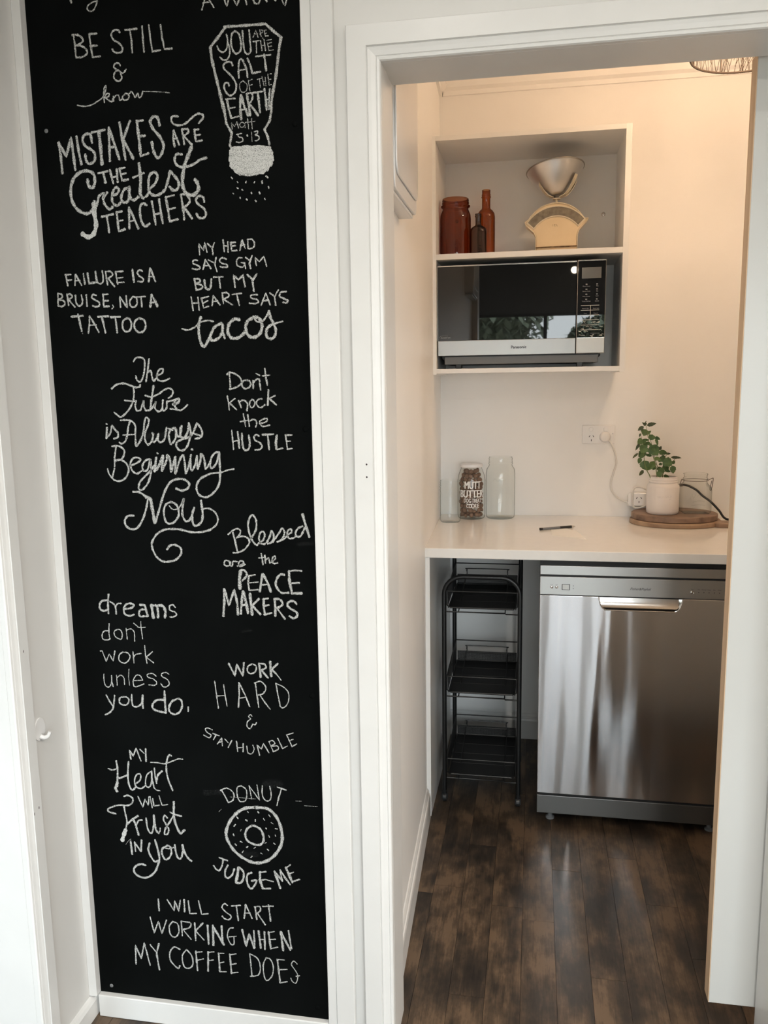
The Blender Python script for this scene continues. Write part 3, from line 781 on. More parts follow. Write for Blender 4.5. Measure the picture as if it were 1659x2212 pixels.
 ('THE FUTURE IS ALWAYS BEGINNING NOW', """~42 -8068,15136 -8005,15207 -7907,15214 -7832,15168 -7831,15024 -7872,14845 -7939,14729 -8015,14757 -8039,14848
-42 -7724,15183 -7767,14969 -7821,14728
~42 -7781,14898 -7709,14951 -7687,14843 -7655,14734 -7603,14787
~42 -7590,14841 -7460,14893 -7436,14973 -7514,14965 -7568,14877 -7565,14769 -7451,14731 -7302,14783
~44 -8590,14593 -8475,14673 -8315,14698 -8160,14651 -8044,14613 -7965,14630 -7953,14666
~44 -8103,14614 -8103,14469 -8144,14305 -8254,14142 -8412,14015 -8499,14052 -8565,14108
-37 -8319,14353 -8064,14323
~42 -8063,14341 -8090,14232 -8056,14140 -7976,14158 -7930,14267 -7895,14339 -7903,14230 -7859,14139
-51 -7660,14644 -7714,14410 -7759,14174
~42 -7859,14448 -7724,14419 -7564,14472 -7442,14551 -7324,14586 -7250,14531 -7274,14441 -7355,14388
~44 -7859,14139 -7760,14156 -7676,14246 -7632,14318 -7660,14192 -7586,14118 -7504,14172 -7474,14353
~44 -7474,14353 -7494,14190 -7468,14135 -7406,14189 -7389,14316
~42 -7389,14316 -7300,14333 -7221,14350
~58 -7266,14261 -7147,14296 -7124,14367 -7202,14350 -7227,14260 -7193,14169
~40 -7329,14171 -7175,14151 -7098,14142 -7018,14186 -6947,14249
-48 -8748,13795 -8784,13573
-41 -8762,13873 -8743,13864
~48 -8784,13573 -8686,13684 -8635,13832 -8580,13757 -8515,13683 -8532,13591 -8614,13563
~44 -8437,13941 -8327,13950 -8190,13921 -8117,13829 -8127,13682 -8134,13423
~44 -8230,13922 -8278,13793 -8308,13645 -8357,13516 -8441,13460 -8499,13488
-33 -8409,13637 -8128,13654
~47 -8125,13404 -8040,13497 -7948,13681 -7915,13883 -7869,13993 -7812,13956 -7840,13828 -7909,13681 -7918,13534 -7865,13432
~51 -7865,13432 -7782,13497 -7733,13644 -7751,13680
~51 -7781,13515 -7723,13496 -7660,13552 -7614,13662
~48 -7614,13662 -7632,13533 -7566,13487 -7482,13570 -7430,13789
~51 -7235,13788 -7335,13752 -7390,13643 -7370,13478 -7332,13459 -7248,13569 -7218,13752
~40 -7392,13771 -7297,13734
~51 -7237,13752 -7205,13624 -7168,13605 -7123,13697 -7097,13824
~55 -7128,13788 -7129,13605 -7052,13587 -6967,13714 -6939,13878
~51 -6939,13878 -6910,13696 -6960,13495 -7046,13349 -7164,13321 -7238,13404 -7213,13496 -7093,13550 -6934,13605 -6852,13696 -6765,13877
~51 -6765,13877 -6693,13786 -6660,13677 -6703,13586 -6821,13559
~40 -6892,13678 -6758,13641 -6701,13622
~37 -8801,12936 -8769,12814 -8676,12701
-46 -8576,13395 -8621,13190 -8636,12984
-47 -8642,12946 -8702,12758
~46 -8666,13405 -8524,13414 -8409,13340 -8407,13228 -8484,13134 -8606,13115
~46 -8607,13106 -8465,13116 -8351,13022 -8330,12891 -8411,12741 -8557,12674 -8676,12701
~46 -8293,12995 -8128,13061 -8044,13126 -8121,13172 -8223,13144 -8281,13023 -8240,12892 -8143,12836 -8040,12893
~48 -7844,13145 -7947,13098 -8014,12986 -7980,12893 -7898,12931 -7825,13136 -7825,12987 -7834,12838 -7917,12631 -8046,12499 -8124,12517 -8096,12649 -7988,12762 -7840,12894 -7733,13025
-59 -7694,13173 -7752,12876
-44 -7668,13271 -7649,13256
~70 -7741,12894 -7634,13025 -7544,13210
-59 -7545,13192 -7583,12895
~55 -7561,12932 -7470,13118 -7444,13229 -7393,13100 -7386,12877
~55 -7375,12896 -7316,13063 -7270,13192
-62 -7281,13174 -7290,12841
~51 -7279,12859 -7198,13082 -7111,13229 -7079,13101 -7065,12842
~51 -7065,12842 -6987,13009 -6926,13230
-47 -6914,13345 -6887,13334
~47 -6937,13211 -6951,12953 -6914,12917 -6849,13027 -6801,13211
-51 -6802,13193 -6796,12936
~54 -6796,12936 -6728,13120 -6712,13248 -6649,13157 -6631,12936
~44 -6631,12936 -6559,13010 -6516,13102
~47 -6315,13285 -6412,13267 -6494,13157 -6521,13010 -6485,12955 -6383,13066 -6315,13285
~51 -6315,13285 -6315,13084 -6316,12864 -6346,12643 -6451,12476 -6612,12363 -6767,12380 -6839,12491 -6832,12621 -6728,12751 -6529,12845
~40 -6529,12845 -6296,12873 -6140,12920 -6015,12939
~52 -8260,12450 -8109,12442 -7975,12349
~82 -7975,12349 -7879,12293 -7851,12104 -7810,11801
~52 -7939,12292 -7992,12084 -8088,11854 -8220,11680 -8364,11658 -8470,11733 -8483,11848 -8406,11935 -8273,11947
~55 -7788,11821 -7715,12030 -7619,12296 -7527,12503 -7399,12672 -7238,12729 -7082,12712 -6999,12620 -7053,12526 -7173,12488 -7298,12533
~52 -7424,12251 -7547,12184 -7596,12032 -7567,11843 -7491,11787 -7369,11827 -7272,11961 -7273,12112 -7327,12205 -7424,12251
~30 -7468,12166 -7393,12091 -7273,12112 -7189,12207
~52 -7189,12207 -7133,12320 -7172,12151 -7183,11962 -7111,11841 -7008,11908 -6917,12135
~55 -6917,12135 -6964,12003 -6964,11815 -6899,11750 -6776,11837 -6738,12006 -6762,12287
~44 -6762,12100 -6605,12120 -6472,12047 -6411,11917 -6446,11786 -6589,11670
~52 -6589,11670 -6788,11620 -7025,11615 -7220,11659 -7418,11675 -7619,11652 -7785,11554 -7895,11399 -7904,11264 -7834,11092 -7700,10980 -7539,10974 -7376,11026 -7269,11144 -7263,11259 -7378,11333 -7499,11321 -7574,11233"""),
 ("DON'T KNOCK THE HUSTLE", """-40 -6026,14889 -6019,14723 -6013,14550
~40 -6077,14843 -6019,14882 -5908,14854 -5812,14786 -5774,14693 -5819,14627 -5920,14576 -6035,14551
~40 -5646,14731 -5746,14706 -5770,14627 -5724,14560 -5639,14572 -5587,14637 -5606,14704 -5661,14724
-40 -5535,14716 -5535,14557
~40 -5537,14663 -5479,14728 -5409,14741 -5398,14648 -5382,14529
-34 -5467,14853 -5392,14813
-40 -5282,14949 -5267,14791 -5239,14620
-32 -5336,14805 -5183,14816
-35 -6090,14418 -6068,14284 -6061,14137
-38 -5930,14363 -6054,14277
-40 -6054,14284 -5905,14142
-40 -5854,14322 -5804,14181
~40 -5842,14282 -5776,14328 -5707,14307 -5668,14240 -5687,14120
~35 -5565,14346 -5624,14280 -5600,14186 -5543,14199 -5511,14278 -5551,14339
~35 -5361,14357 -5439,14338 -5483,14278 -5445,14198 -5375,14184 -5303,14237
-45 -5222,14527 -5236,14355 -5248,14223
-40 -5088,14413 -5215,14355
-40 -5215,14355 -5134,14288 -5067,14228
-32 -5767,14060 -5751,13946 -5729,13805
-32 -5838,13900 -5653,13932
-37 -5676,14040 -5660,13932 -5651,13805
~35 -5647,13905 -5567,13945 -5505,13918 -5494,13851 -5517,13791
~35 -5402,13864 -5289,13897 -5272,13957 -5328,13957 -5414,13917 -5430,13864 -5362,13803 -5221,13829
-35 -6030,13732 -6017,13543 -6005,13339
-46 -5904,13698 -5889,13542 -5883,13366
-30 -6012,13502 -5883,13522
~48 -5813,13664 -5813,13502 -5791,13352 -5721,13325 -5669,13380 -5657,13501 -5673,13623
~40 -5454,13609 -5510,13636 -5561,13596 -5542,13528 -5446,13474 -5399,13407 -5451,13339 -5551,13332
-45 -5383,13636 -5151,13648
-45 -5277,13642 -5262,13501 -5254,13339
-59 -5082,13621 -5109,13474 -5099,13346
-45 -5100,13339 -4966,13366
-35 -4900,13634 -4884,13500 -4869,13339
-40 -4907,13627 -4768,13627
-29 -4891,13507 -4800,13507
-37 -4869,13346 -4771,13359"""),
 ('BLESSED ARE THE PEACE MAKERS', """~39 -6204,11580 -6098,11666 -6002,11706 -5933,11669 -5960,11577 -6026,11515
-48 -6100,11620 -6060,11453 -6023,11239
~42 -6026,11515 -5899,11548 -5790,11519 -5747,11429 -5815,11321 -5912,11242 -6025,11201 -6112,11199
~47 -5762,11459 -5680,11552 -5595,11705 -5588,11887 -5646,11991 -5709,11960 -5762,11823 -5753,11657 -5698,11491 -5624,11386 -5578,11371
~44 -5561,11402 -5465,11465 -5414,11572 -5442,11655 -5505,11631 -5540,11524 -5513,11418 -5437,11389
~47 -5437,11389 -5373,11436 -5306,11559 -5271,11665 -5227,11606 -5231,11500 -5295,11423 -5358,11406
~44 -5248,11439 -5183,11531 -5102,11638 -5037,11730 -4993,11655 -5012,11565 -5092,11472 -5155,11448
~41 -5155,11448 -5014,11504 -4919,11596 -4840,11658 -4853,11718 -4915,11687 -4934,11596 -4890,11522 -4798,11539 -4742,11585
~47 -4606,11782 -4699,11736 -4756,11645 -4735,11570 -4659,11571 -4594,11678 -4561,11753
-61 -4598,12029 -4544,11813 -4468,11560
~36 -6207,11020 -6286,11033 -6320,10971 -6291,10917 -6211,10927 -6176,11005
~36 -6208,11004 -6188,10920 -6148,10913
~36 -6148,10913 -6128,11006 -6080,11015 -6033,11009
~39 -6037,10916 -5957,10941 -5892,10981 -5922,11027 -5986,11010 -6004,10948 -5959,10910 -5862,10959
-39 -5507,11190 -5488,11068 -5477,10961
-33 -5565,11097 -5432,11115
-39 -5430,11161 -5421,10993
~39 -5419,11054 -5354,11102 -5327,10995
~35 -5296,11012 -5207,11090 -5213,11143 -5260,11119 -5279,11027 -5234,10990 -5156,11007
-81 -5971,10810 -6003,10623 -5995,10437
~51 -5978,10825 -5899,10835 -5839,10767 -5858,10689 -5940,10609
-48 -5793,10722 -5816,10566 -5798,10412
-39 -5799,10404 -5601,10426
-36 -5793,10714 -5651,10741
-33 -5784,10567 -5594,10588
-57 -5493,10761 -5532,10575 -5571,10388
-60 -5485,10761 -5390,10579 -5327,10388
-36 -5526,10529 -5376,10549
~59 -5025,10758 -5102,10764 -5183,10677 -5219,10553 -5176,10447
~51 -5176,10447 -5085,10372 -4945,10384
-68 -4922,10838 -4921,10623 -4882,10409
~38 -4930,10830 -4790,10857 -4651,10848
-47 -4907,10585 -4713,10599
-65 -4883,10371 -4666,10378
-60 -6347,10418 -6357,10144 -6391,9828
-57 -6339,10411 -6259,10069 -6124,10409 -6073,10122 -6069,9871
-57 -5943,10376 -5977,10125 -6004,9889
-72 -5935,10376 -5881,10160 -5844,9911
-48 -5972,10079 -5851,10098
-69 -5786,10334 -5771,10117 -5757,9882
-57 -5593,10232 -5757,10070
-60 -5757,10086 -5666,9995 -5575,9897
-60 -5490,10235 -5497,10064 -5480,9893
-45 -5480,9893 -5329,9937
-48 -5514,10219 -5395,10246
-42 -5496,10079 -5377,10107
-60 -5254,10243 -5246,10057 -5252,9870
~54 -5254,10243 -5137,10231 -5086,10140 -5143,10076 -5238,10042
-48 -5215,10042 -5132,9936 -5043,9815
~54 -4782,10143 -4842,10203 -4936,10192 -4985,10113 -4910,10038 -4803,9979 -4774,9903 -4854,9838 -4947,9881"""),
 ("DREAMS DON'T WORK UNLESS YOU DO.", """-49 -8977,10223 -9008,10013 -9009,9789
~52 -9003,10088 -9129,10069 -9198,9992 -9198,9887 -9115,9845 -9018,9879
~43 -8958,10060 -8869,10003 -8835,9930 -8829,9788
~37 -8825,9960 -8774,10021 -8696,10024
~49 -8611,9908 -8486,9927 -8404,9990 -8463,10032 -8573,10013 -8641,9922 -8634,9803 -8528,9755 -8418,9788
~60 -8264,10009 -8157,9998 -8133,9895 -8102,9778
~49 -8147,9910 -8240,9906 -8298,9845 -8281,9756 -8172,9760 -8095,9763
-77 -8002,10018 -7988,9871 -7974,9731
~62 -7972,10004 -7881,9993 -7859,9861 -7866,9742
~68 -7850,10009 -7744,9998 -7690,9882 -7713,9748
~37 -7463,9978 -7513,10035 -7591,10003 -7581,9915 -7477,9874 -7443,9817 -7514,9770 -7597,9767
~30 -9010,9564 -9032,9368 -9021,9202
~30 -9030,9398 -9132,9394 -9193,9316 -9185,9210 -9084,9192 -9011,9225
~30 -8815,9444 -8896,9403 -8904,9298 -8829,9240 -8752,9229 -8721,9335 -8754,9424 -8815,9444
-26 -8625,9474 -8611,9227
~26 -8621,9429 -8517,9464 -8443,9407 -8436,9287 -8443,9181
-29 -8438,9594 -8357,9530
-26 -8273,9638 -8270,9444 -8252,9250
~26 -8358,9515 -8282,9503 -8173,9515
-29 -9269,8933 -9221,8943 -9144,8702 -9060,8882 -8977,8718 -8920,8956
~33 -8741,8934 -8825,8862 -8833,8740 -8727,8684 -8629,8734 -8575,8843 -8632,8924 -8741,8934
-29 -8497,8953 -8491,8695
~29 -8490,8832 -8431,8895 -8304,8924
-32 -8215,9101 -8212,8905 -8187,8702
-32 -8045,8973 -8210,8830
-29 -8201,8845 -8030,8725
~28 -9221,8415 -9225,8246 -9193,8140 -9115,8121 -9052,8224 -9040,8386
-29 -9040,8386 -9042,8255 -9019,8133
-26 -8921,8400 -8921,8169
~26 -8917,8339 -8825,8405 -8751,8347 -8745,8194
-25 -8618,8552 -8639,8368 -8628,8185
~27 -8518,8298 -8313,8316
~29 -8313,8316 -8354,8406 -8431,8432 -8497,8375 -8535,8282 -8526,8175 -8464,8163 -8287,8234
~29 -7995,8424 -8084,8480 -8195,8452 -8183,8391 -8061,8352 -7988,8280 -8039,8216 -8179,8216
~29 -7697,8484 -7772,8518 -7859,8484 -7855,8423 -7750,8368 -7701,8280 -7744,8209 -7839,8189 -7896,8262
-41 -9201,7930 -9131,7787 -9059,7682
~44 -9001,7934 -9031,7746 -9073,7604 -9176,7504 -9259,7468
~41 -8781,7907 -8878,7879 -8894,7770 -8810,7720 -8714,7741 -8667,7844 -8718,7903 -8781,7907
~44 -8595,7972 -8599,7802 -8573,7711 -8479,7701 -8379,7783 -8336,7971
-55 -8336,7971 -8354,7816 -8348,7670
-58 -7821,8091 -7826,7876 -7820,7593
~55 -7826,7892 -7997,7882 -8113,7783 -8112,7676 -7982,7622 -7828,7600
~52 -7521,7939 -7656,7871 -7733,7744 -7732,7637 -7627,7574 -7500,7635 -7429,7792 -7453,7913 -7521,7939
-40 -7292,7762 -7297,7662"""),
 ('WORK HARD & STAY HUMBLE', """-49 -6324,8791 -6196,8529 -6141,8774 -6022,8529 -5983,8825
~39 -5793,8808 -5891,8752 -5912,8647 -5846,8590 -5740,8638 -5717,8760 -5793,8808
-56 -5646,8824 -5624,8523
~46 -5646,8824 -5526,8812 -5503,8736 -5600,8680
-52 -5600,8671 -5460,8514
-62 -5403,8878 -5390,8552
-46 -5234,8843 -5384,8699
-49 -5376,8708 -5276,8610
-29 -5276,8610 -5175,8481
-30 -6656,8383 -6631,8068 -6601,7770
-30 -6460,8314 -6436,8079 -6404,7835
-30 -6623,8051 -6437,8070
-36 -6116,8376 -6119,8097 -6149,7823
-36 -6107,8368 -5988,8104 -5894,7846
-30 -6114,8027 -5964,8061
-36 -5750,8395 -5726,8136 -5694,7849
~33 -5768,8386 -5627,8428 -5520,8303 -5586,8161 -5709,8119
-33 -5657,8122 -5559,7971 -5444,7820
-33 -5293,8385 -5259,8144 -5216,7903
~29 -5301,8402 -5149,8340 -5034,8226 -5022,8071 -5078,7929 -5166,7863 -5225,7903
~28 -5851,7638 -5893,7671 -5931,7616 -5889,7574 -5961,7508 -5975,7401 -5907,7352 -5859,7435 -5841,7462 -5789,7448 -5761,7503
~28 -6768,7271 -6873,7309 -6929,7270 -6879,7201 -6801,7152 -6849,7087 -6972,7141
-30 -6763,7191 -6614,7147
-30 -6685,7160 -6753,7048
-30 -6563,7096 -6668,6955
-30 -6563,7096 -6554,6918
-27 -6639,6993 -6549,7017
-27 -6493,7083 -6417,6999
-30 -6334,7058 -6422,6891
-33 -6228,7047 -6212,6815
-33 -6080,7003 -6088,6815
-23 -6217,6896 -6084,6914
~28 -6003,6955 -5974,6796 -5886,6793 -5838,6895 -5861,6982
-33 -5721,6760 -5764,6989 -5671,6906 -5622,7034 -5508,6837
-26 -5498,7086 -5410,6871
~30 -5498,7086 -5418,7118 -5369,7051 -5458,6992
~30 -5441,6984 -5319,7001 -5295,6932 -5411,6862
-30 -5303,7179 -5199,6947 -5093,7016
-30 -5101,7271 -4989,7006 -4884,7074
-26 -5101,7263 -4953,7316
-26 -5054,7134 -4958,7175"""),
 ('MY HEART WILL TRUST IN YOU', """-38 -8715,6458 -8740,6677 -8654,6541 -8577,6728 -8477,6435
-38 -8491,6710 -8394,6622
-44 -8347,6735 -8359,6428
~53 -9073,6393 -9054,6203 -9069,5995 -9092,5784
~74 -9077,5882 -9135,5749 -9101,5663
~39 -9281,6195 -9178,6170 -9095,6200
~47 -8775,6398 -8807,6174 -8815,5934 -8771,5761 -8708,5734 -8638,5820
-50 -9030,5982 -8813,6078
~41 -8650,5883 -8532,5971 -8507,6100 -8570,6120 -8639,6043 -8664,5913 -8623,5805 -8512,5781 -8412,5853
~38 -8262,6198 -8346,6128 -8394,5998 -8396,5854 -8318,5828 -8262,5944 -8237,6215
~44 -8237,6215 -8240,6041 -8207,5821
~29 -8207,5821 -8146,5770 -8067,5760
-38 -8169,6292 -8165,6110 -8136,5930
~53 -8141,5985 -8092,6131 -7991,6234
~47 -7748,6604 -7794,6625 -7846,6543 -7878,6399 -7882,6210 -7846,6007 -7764,5792
~32 -8248,6420 -8090,6423 -7917,6412 -7723,6489 -7595,6545 -7486,6545
-33 -8606,5582 -8502,5333 -8441,5531 -8370,5392 -8340,5603
-33 -8316,5605 -8277,5336
-38 -8255,5562 -8234,5387 -8105,5414
-32 -8099,5638 -8040,5419 -7904,5446
~45 -8946,5555 -8847,5587 -8739,5523 -8762,5408 -8880,5342 -9075,5335 -9242,5280 -9361,5214 -9333,5151 -9172,5116
~45 -8962,5328 -8942,5151 -8915,4959 -8953,4760
~96 -8962,4743 -9011,4624 -9063,4472
~57 -8911,4894 -8790,5002 -8637,5112
~54 -8742,4990 -8696,4831 -8652,4648
~42 -8684,4897 -8628,5000 -8538,5023
~45 -8446,5080 -8428,4855 -8372,4722 -8305,4768 -8268,4966 -8256,5160
~56 -8256,5160 -8244,4968 -8222,4808 -8163,4732
~30 -8163,4732 -8126,4800 -8122,4865
~47 -7931,5124 -7992,5175 -8029,5083 -7973,4959 -7916,4851 -7954,4734 -8019,4729 -7995,4860 -7890,5015 -7767,5218
~62 -7757,5522 -7766,5362 -7775,5217 -7747,5011 -7678,4824 -7633,4779 -7541,4868
-47 -7859,5266 -7751,5219 -7594,5192
-13 -8987,4380 -8907,4486 -8846,4533
-60 -8858,4474 -8839,4164
-42 -8761,4467 -8752,4238
-54 -8762,4450 -8628,4266
-51 -8587,4531 -8621,4250
~54 -8396,4475 -8439,4316 -8392,4157 -8303,4034 -8221,4058
~57 -8262,4561 -8217,4369 -8183,4144 -8227,3959 -8320,3769 -8474,3638 -8623,3606 -8782,3673 -8823,3785 -8751,3892 -8634,3936 -8529,3921
~51 -7988,4439 -8097,4364 -8113,4232 -8040,4108 -7940,4167 -7884,4302 -7909,4430 -7987,4456
~33 -8023,4387 -7928,4380 -7813,4423
~53 -7793,4490 -7779,4329 -7732,4170 -7651,4194 -7609,4361 -7609,4507
~56 -7609,4507 -7564,4316 -7492,4193 -7416,4127"""),
 ('DONUT JUDGE ME', """-36 -6632,5905 -6544,5745 -6481,5608
~33 -6651,5877 -6518,5941 -6399,5897 -6343,5796 -6375,5670 -6473,5609
~32 -6169,6029 -6257,5978 -6272,5837 -6236,5681 -6151,5653 -6071,5712 -6047,5872 -6085,5974 -6169,6020
-26 -5988,6043 -5941,5731
-26 -5988,6034 -5762,5719
-29 -5807,6074 -5770,5736
~32 -5688,6066 -5696,5865 -5650,5746 -5566,5718 -5503,5793 -5498,5933 -5519,6062
-38 -5349,6057 -5157,6003
-35 -5258,6021 -5324,5824 -5374,5628
~79 -5880,5543 -6123,5496 -6338,5336 -6486,5128 -6568,4888 -6525,4676 -6395,4472 -6209,4327 -6004,4238 -5813,4239 -5602,4331 -5424,4509 -5313,4715 -5281,4914 -5322,5193 -5433,5413 -5607,5539 -5880,5543
~59 -5967,5110 -6075,5021 -6124,4892 -6086,4752 -5951,4675 -5796,4671 -5714,4768 -5717,4928 -5781,5047 -5898,5108 -5967,5110
-29 -6048,5435 -6032,5412
-32 -5816,5451 -5789,5421
-26 -5570,5401 -5537,5351
-33 -6305,5286 -6272,5249
-33 -6103,5235 -6063,5214
-33 -5878,5260 -5880,5216
-29 -5690,5303 -5669,5260
-23 -5520,5222 -5473,5194
-29 -6377,5057 -6340,5105
-23 -6230,4957 -6211,4995
-29 -5645,5080 -5626,5057
-26 -5433,5086 -5382,5082
-36 -6397,4871 -6389,4836
-23 -5588,4913 -5568,4867
-23 -5445,4949 -5430,4900
-36 -6244,4711 -6207,4691
-20 -5690,4717 -5647,4735
-26 -5484,4739 -5447,4712
-36 -6370,4637 -6340,4607
-33 -6111,4574 -6075,4606
-23 -5938,4569 -5902,4601
-39 -5636,4579 -5602,4555
-33 -6212,4449 -6185,4488
-26 -5786,4475 -5753,4457
-33 -6017,4349 -5989,4380
-46 -6755,4275 -6564,4221
~46 -6660,4248 -6703,4080 -6770,3964 -6849,3993 -6898,4071
~50 -6560,4112 -6628,3978 -6635,3832 -6566,3802 -6474,3884 -6415,4036
-73 -6316,4082 -6352,3878 -6394,3710
~56 -6290,4084 -6207,3983 -6213,3837 -6271,3722 -6378,3693
~53 -6015,3984 -6104,3939 -6136,3809 -6099,3648 -6031,3600 -5939,3719 -5917,3812 -6023,3784
-69 -5822,4021 -5830,3821 -5768,3627
-46 -5768,3624 -5594,3645
-39 -5840,4001 -5682,4044
-36 -5813,3823 -5707,3852 -5518,3816
-65 -5486,4069 -5422,3862 -5368,3678
-49 -5483,4064 -5392,3955 -5310,3855
-42 -5310,3855 -5347,4014 -5356,4112
-49 -5356,4112 -5271,3968 -5141,3782
-65 -5229,4187 -5150,3998 -5087,3842
-46 -5087,3860 -4922,3931
-39 -5230,4169 -5116,4261
-39 -5166,4032 -5053,4088
-6 -4955,5767 -4821,5773
-8 -4765,5674 -4456,5679
-6 -6440,5744 -5855,5743
-10 -6710,5376 -6655,5434"""),
 ('I WILL START WORKING WHEN MY COFFEE DOES', """-48 -8274,3108 -8272,2816
-39 -8060,3116 -7905,2856 -7877,3107 -7792,2854 -7742,3136
-47 -7648,3160 -7651,2854
-45 -7550,3141 -7526,2824 -7370,2847
-39 -7302,3168 -7244,2840 -7089,2872
~39 -6618,3125 -6685,3161 -6751,3068 -6667,2961 -6547,2873 -6593,2782 -6689,2785 -6756,2850
-39 -6522,3121 -6313,3163
-39 -6410,3147 -6378,2777
-39 -6189,3200 -6237,2850
-39 -6189,3200 -6052,2870
-31 -6212,2982 -6088,2996
-46 -5972,3166 -5943,2854
~39 -5985,3164 -5862,3177 -5852,3078 -5951,2996
-41 -5923,3014 -5749,2746
-38 -5794,3191 -5548,3225
-44 -5656,3242 -5622,2846
-40 -8504,2629 -8428,2238 -8309,2547 -8241,2245 -8105,2599
~40 -7965,2571 -8049,2444 -8027,2240 -7916,2193 -7823,2322 -7839,2526 -7964,2586
-40 -7750,2610 -7742,2243
~39 -7750,2610 -7525,2591 -7559,2470 -7719,2408
-32 -7705,2394 -7533,2179
-45 -7425,2602 -7421,2162
-47 -7227,2624 -7422,2397
-37 -7408,2399 -7221,2200
-58 -7118,2578 -7114,2110
-63 -6991,2592 -7002,2094
-63 -6992,2577 -6748,2138
-57 -6782,2601 -6781,2207
~34 -6505,2589 -6604,2548 -6654,2368 -6593,2185 -6510,2181 -6501,2371
-31 -6613,2349 -6445,2386
-52 -6299,2568 -6220,2156 -6137,2486 -6036,2134
-47 -6024,2571 -6019,2151
-52 -5913,2583 -5876,2153
-52 -5777,2570 -5781,2135
-31 -5909,2367 -5771,2383
-52 -5682,2581 -5643,2166
-36 -5643,2172 -5477,2229
-31 -5682,2566 -5545,2605
-31 -5661,2396 -5524,2417
-62 -5395,2613 -5357,2157
-57 -5395,2613 -5193,2191
-46 -5218,2662 -5165,2223
-43 -8933,1385 -8916,1869 -8792,1538 -8692,1955 -8583,1398
-40 -8549,1927 -8415,1763
-48 -8329,1982 -8403,1720 -8357,1306
~43 -7819,1894 -7959,1937 -8068,1790 -8066,1581 -7904,1407 -7843,1474
~40 -7661,1912 -7771,1736 -7743,1471 -7616,1442 -7524,1558 -7542,1764 -7661,1912
-50 -7435,1895 -7419,1407
-32 -7451,1863 -7280,1899
-32 -7434,1658 -7260,1723
-50 -7138,1916 -7163,1424
-31 -7153,1899 -6996,1932
-32 -7135,1694 -7021,1723
-45 -6885,1916 -6880,1444
-32 -6880,1444 -6724,1463
-31 -6899,1906 -6759,1923
-31 -6883,1666 -6769,1703
-47 -6619,1919 -6600,1435
-34 -6599,1449 -6444,1484
-31 -6634,1896 -6465,1946
-37 -6604,1656 -6476,1701
-34 -6144,1990 -6113,1422
~34 -6144,1990 -5969,1894 -5908,1697 -5958,1485 -6155,1416
~34 -5761,1934 -5838,1735 -5822,1444 -5756,1364 -5641,1496 -5605,1734 -5667,1902 -5761,1934
-47 -5502,1922 -5455,1343
-31 -5455,1343 -5289,1393
-31 -5516,1920 -5338,1927
-31 -5484,1662 -5278,1702
~28 -5042,1862 -5121,1924 -5178,1830 -5101,1709 -5038,1571 -5084,1390 -5166,1409 -5204,1492
-31 -5079,1552 -4997,1576"""),
]

def ribbon(mb, kind, w, pts, rng, k):
    P = [Vector((a, b)) for a, b in pts]
    if kind == '~' and len(P) > 2: P = [Vector((q.x, q.y)) for q in catmull([(p.x, p.y, 0) for p in P], 7)]
    else:
        Q = [P[0]]
        for a, b in zip(P, P[1:]):
            n = max(1, int((b-a).length/.004))
            for i in range(1, n+1): Q.append(a.lerp(b, i/n))
        P = Q
    m = len(P); y = -.0006-.00002*(k % 24)
    # extend ends slightly
    if m > 1:
        d0 = (P[0]-P[1]).normalized()*w*.3; d1 = (P[-1]-P[-2]).normalized()*w*.3
        P = [P[0]+d0]+P+[P[-1]+d1]; m += 2
    o = len(mb.v); vs = []; fs = []; ph = rng.uniform(0, 9)
    for i, p in enumerate(P):
        t = P[min(i+1, m-1)]-P[max(i-1, 0)]
        if t.length < 1e-7: t = Vector((1, 0))
        t.normalize(); nn = Vector((-t.y, t.x)); ww = w*.5*(.96+.14*math.sin(i*.9+ph)+rng.uniform(-.08, .08))*(1 if 0 < i < m-1 else .55)
        for s_, v_ in ((-1, 0), (1, 1)):
            q = p+nn*ww*s_; vs.append((q.x, y, q.y)); mb.uv.append((i*.1, v_))
    for i in range(m-1): fs.append((2*i, 2*i+1, 2*i+3, 2*i+2))
    mb.add(vs, fs)
rng = random.Random(5); kk = 0
for words, data in LETTERS:
    mb = MB(); mb.uv = []; mf = MB(); mf.uv = []; ms = MB(); ms.uv = []
    for ln in data.split('\n'):
        pr = ln.split(); w_ = float(pr[0][1:])*1e-4; pts = [tuple(float(c)*1e-4 for c in q.split(',')) for q in pr[1:]]
        ribbon(ms if w_ > .0085 else mb if w_ > (.0026 if 'COFFEE' not in words else .0001) else mf, pr[0][0], max(w_, .0012), pts, rng, kk); kk += 1
    if mb.v: o = mb.build('chalk_lettering', M['chalk'], cb, fix=False); o['label'] = 'white chalk words ' + words
    if ms.v: o = ms.build('chalk_fill', M['chalks'], cb, fix=False); o['label'] = 'densely rubbed chalk area of ' + words
    if mf.v: o = mf.build('chalk_lettering', M['chalkf'], cb, fix=False); o['label'] = 'fainter thin chalk strokes of ' + words
# dust smudges
dm = MB(); dm.uv = []
for (a, b, w_, l) in ((-.935, 1.947, .010, .004), (-.60, .95, .008, .02), (-.56, .61, .03, .03), (-.70, .58, .02, .04), (-.47, 1.14, .012, .03), (-.80, 1.36, .02, .05), (-.62, .44, .02, .03), (-.45, .095, .006, .04)):
    ribbon(dm, '-', w_, [(a, b), (a+l, b+.004)], rng, kk); kk += 1
dm.build('chalk_smudge', M['dust'], cb, fix=False, kind='stuff')
def BPx(x, z, r, m, lab=None):
    s_ = MB().lathe([(0, .0016), (r*.5, .0015), (r*.85, .0010), (r, 0)], n=16); s_.v = [(x+a, -c, z+b) for a, b, c in s_.v]
    o = s_.build('screw', m, cb, smooth=True)
    if lab: o['label'] = lab
BPx(-0.4484, 1.3744, 0.0062, M['board'], None)
BPx(-0.4517, 0.8168, 0.0062, M['board'], None)
BPx(-0.4514, 1.9469, 0.0055, M['board'], None)
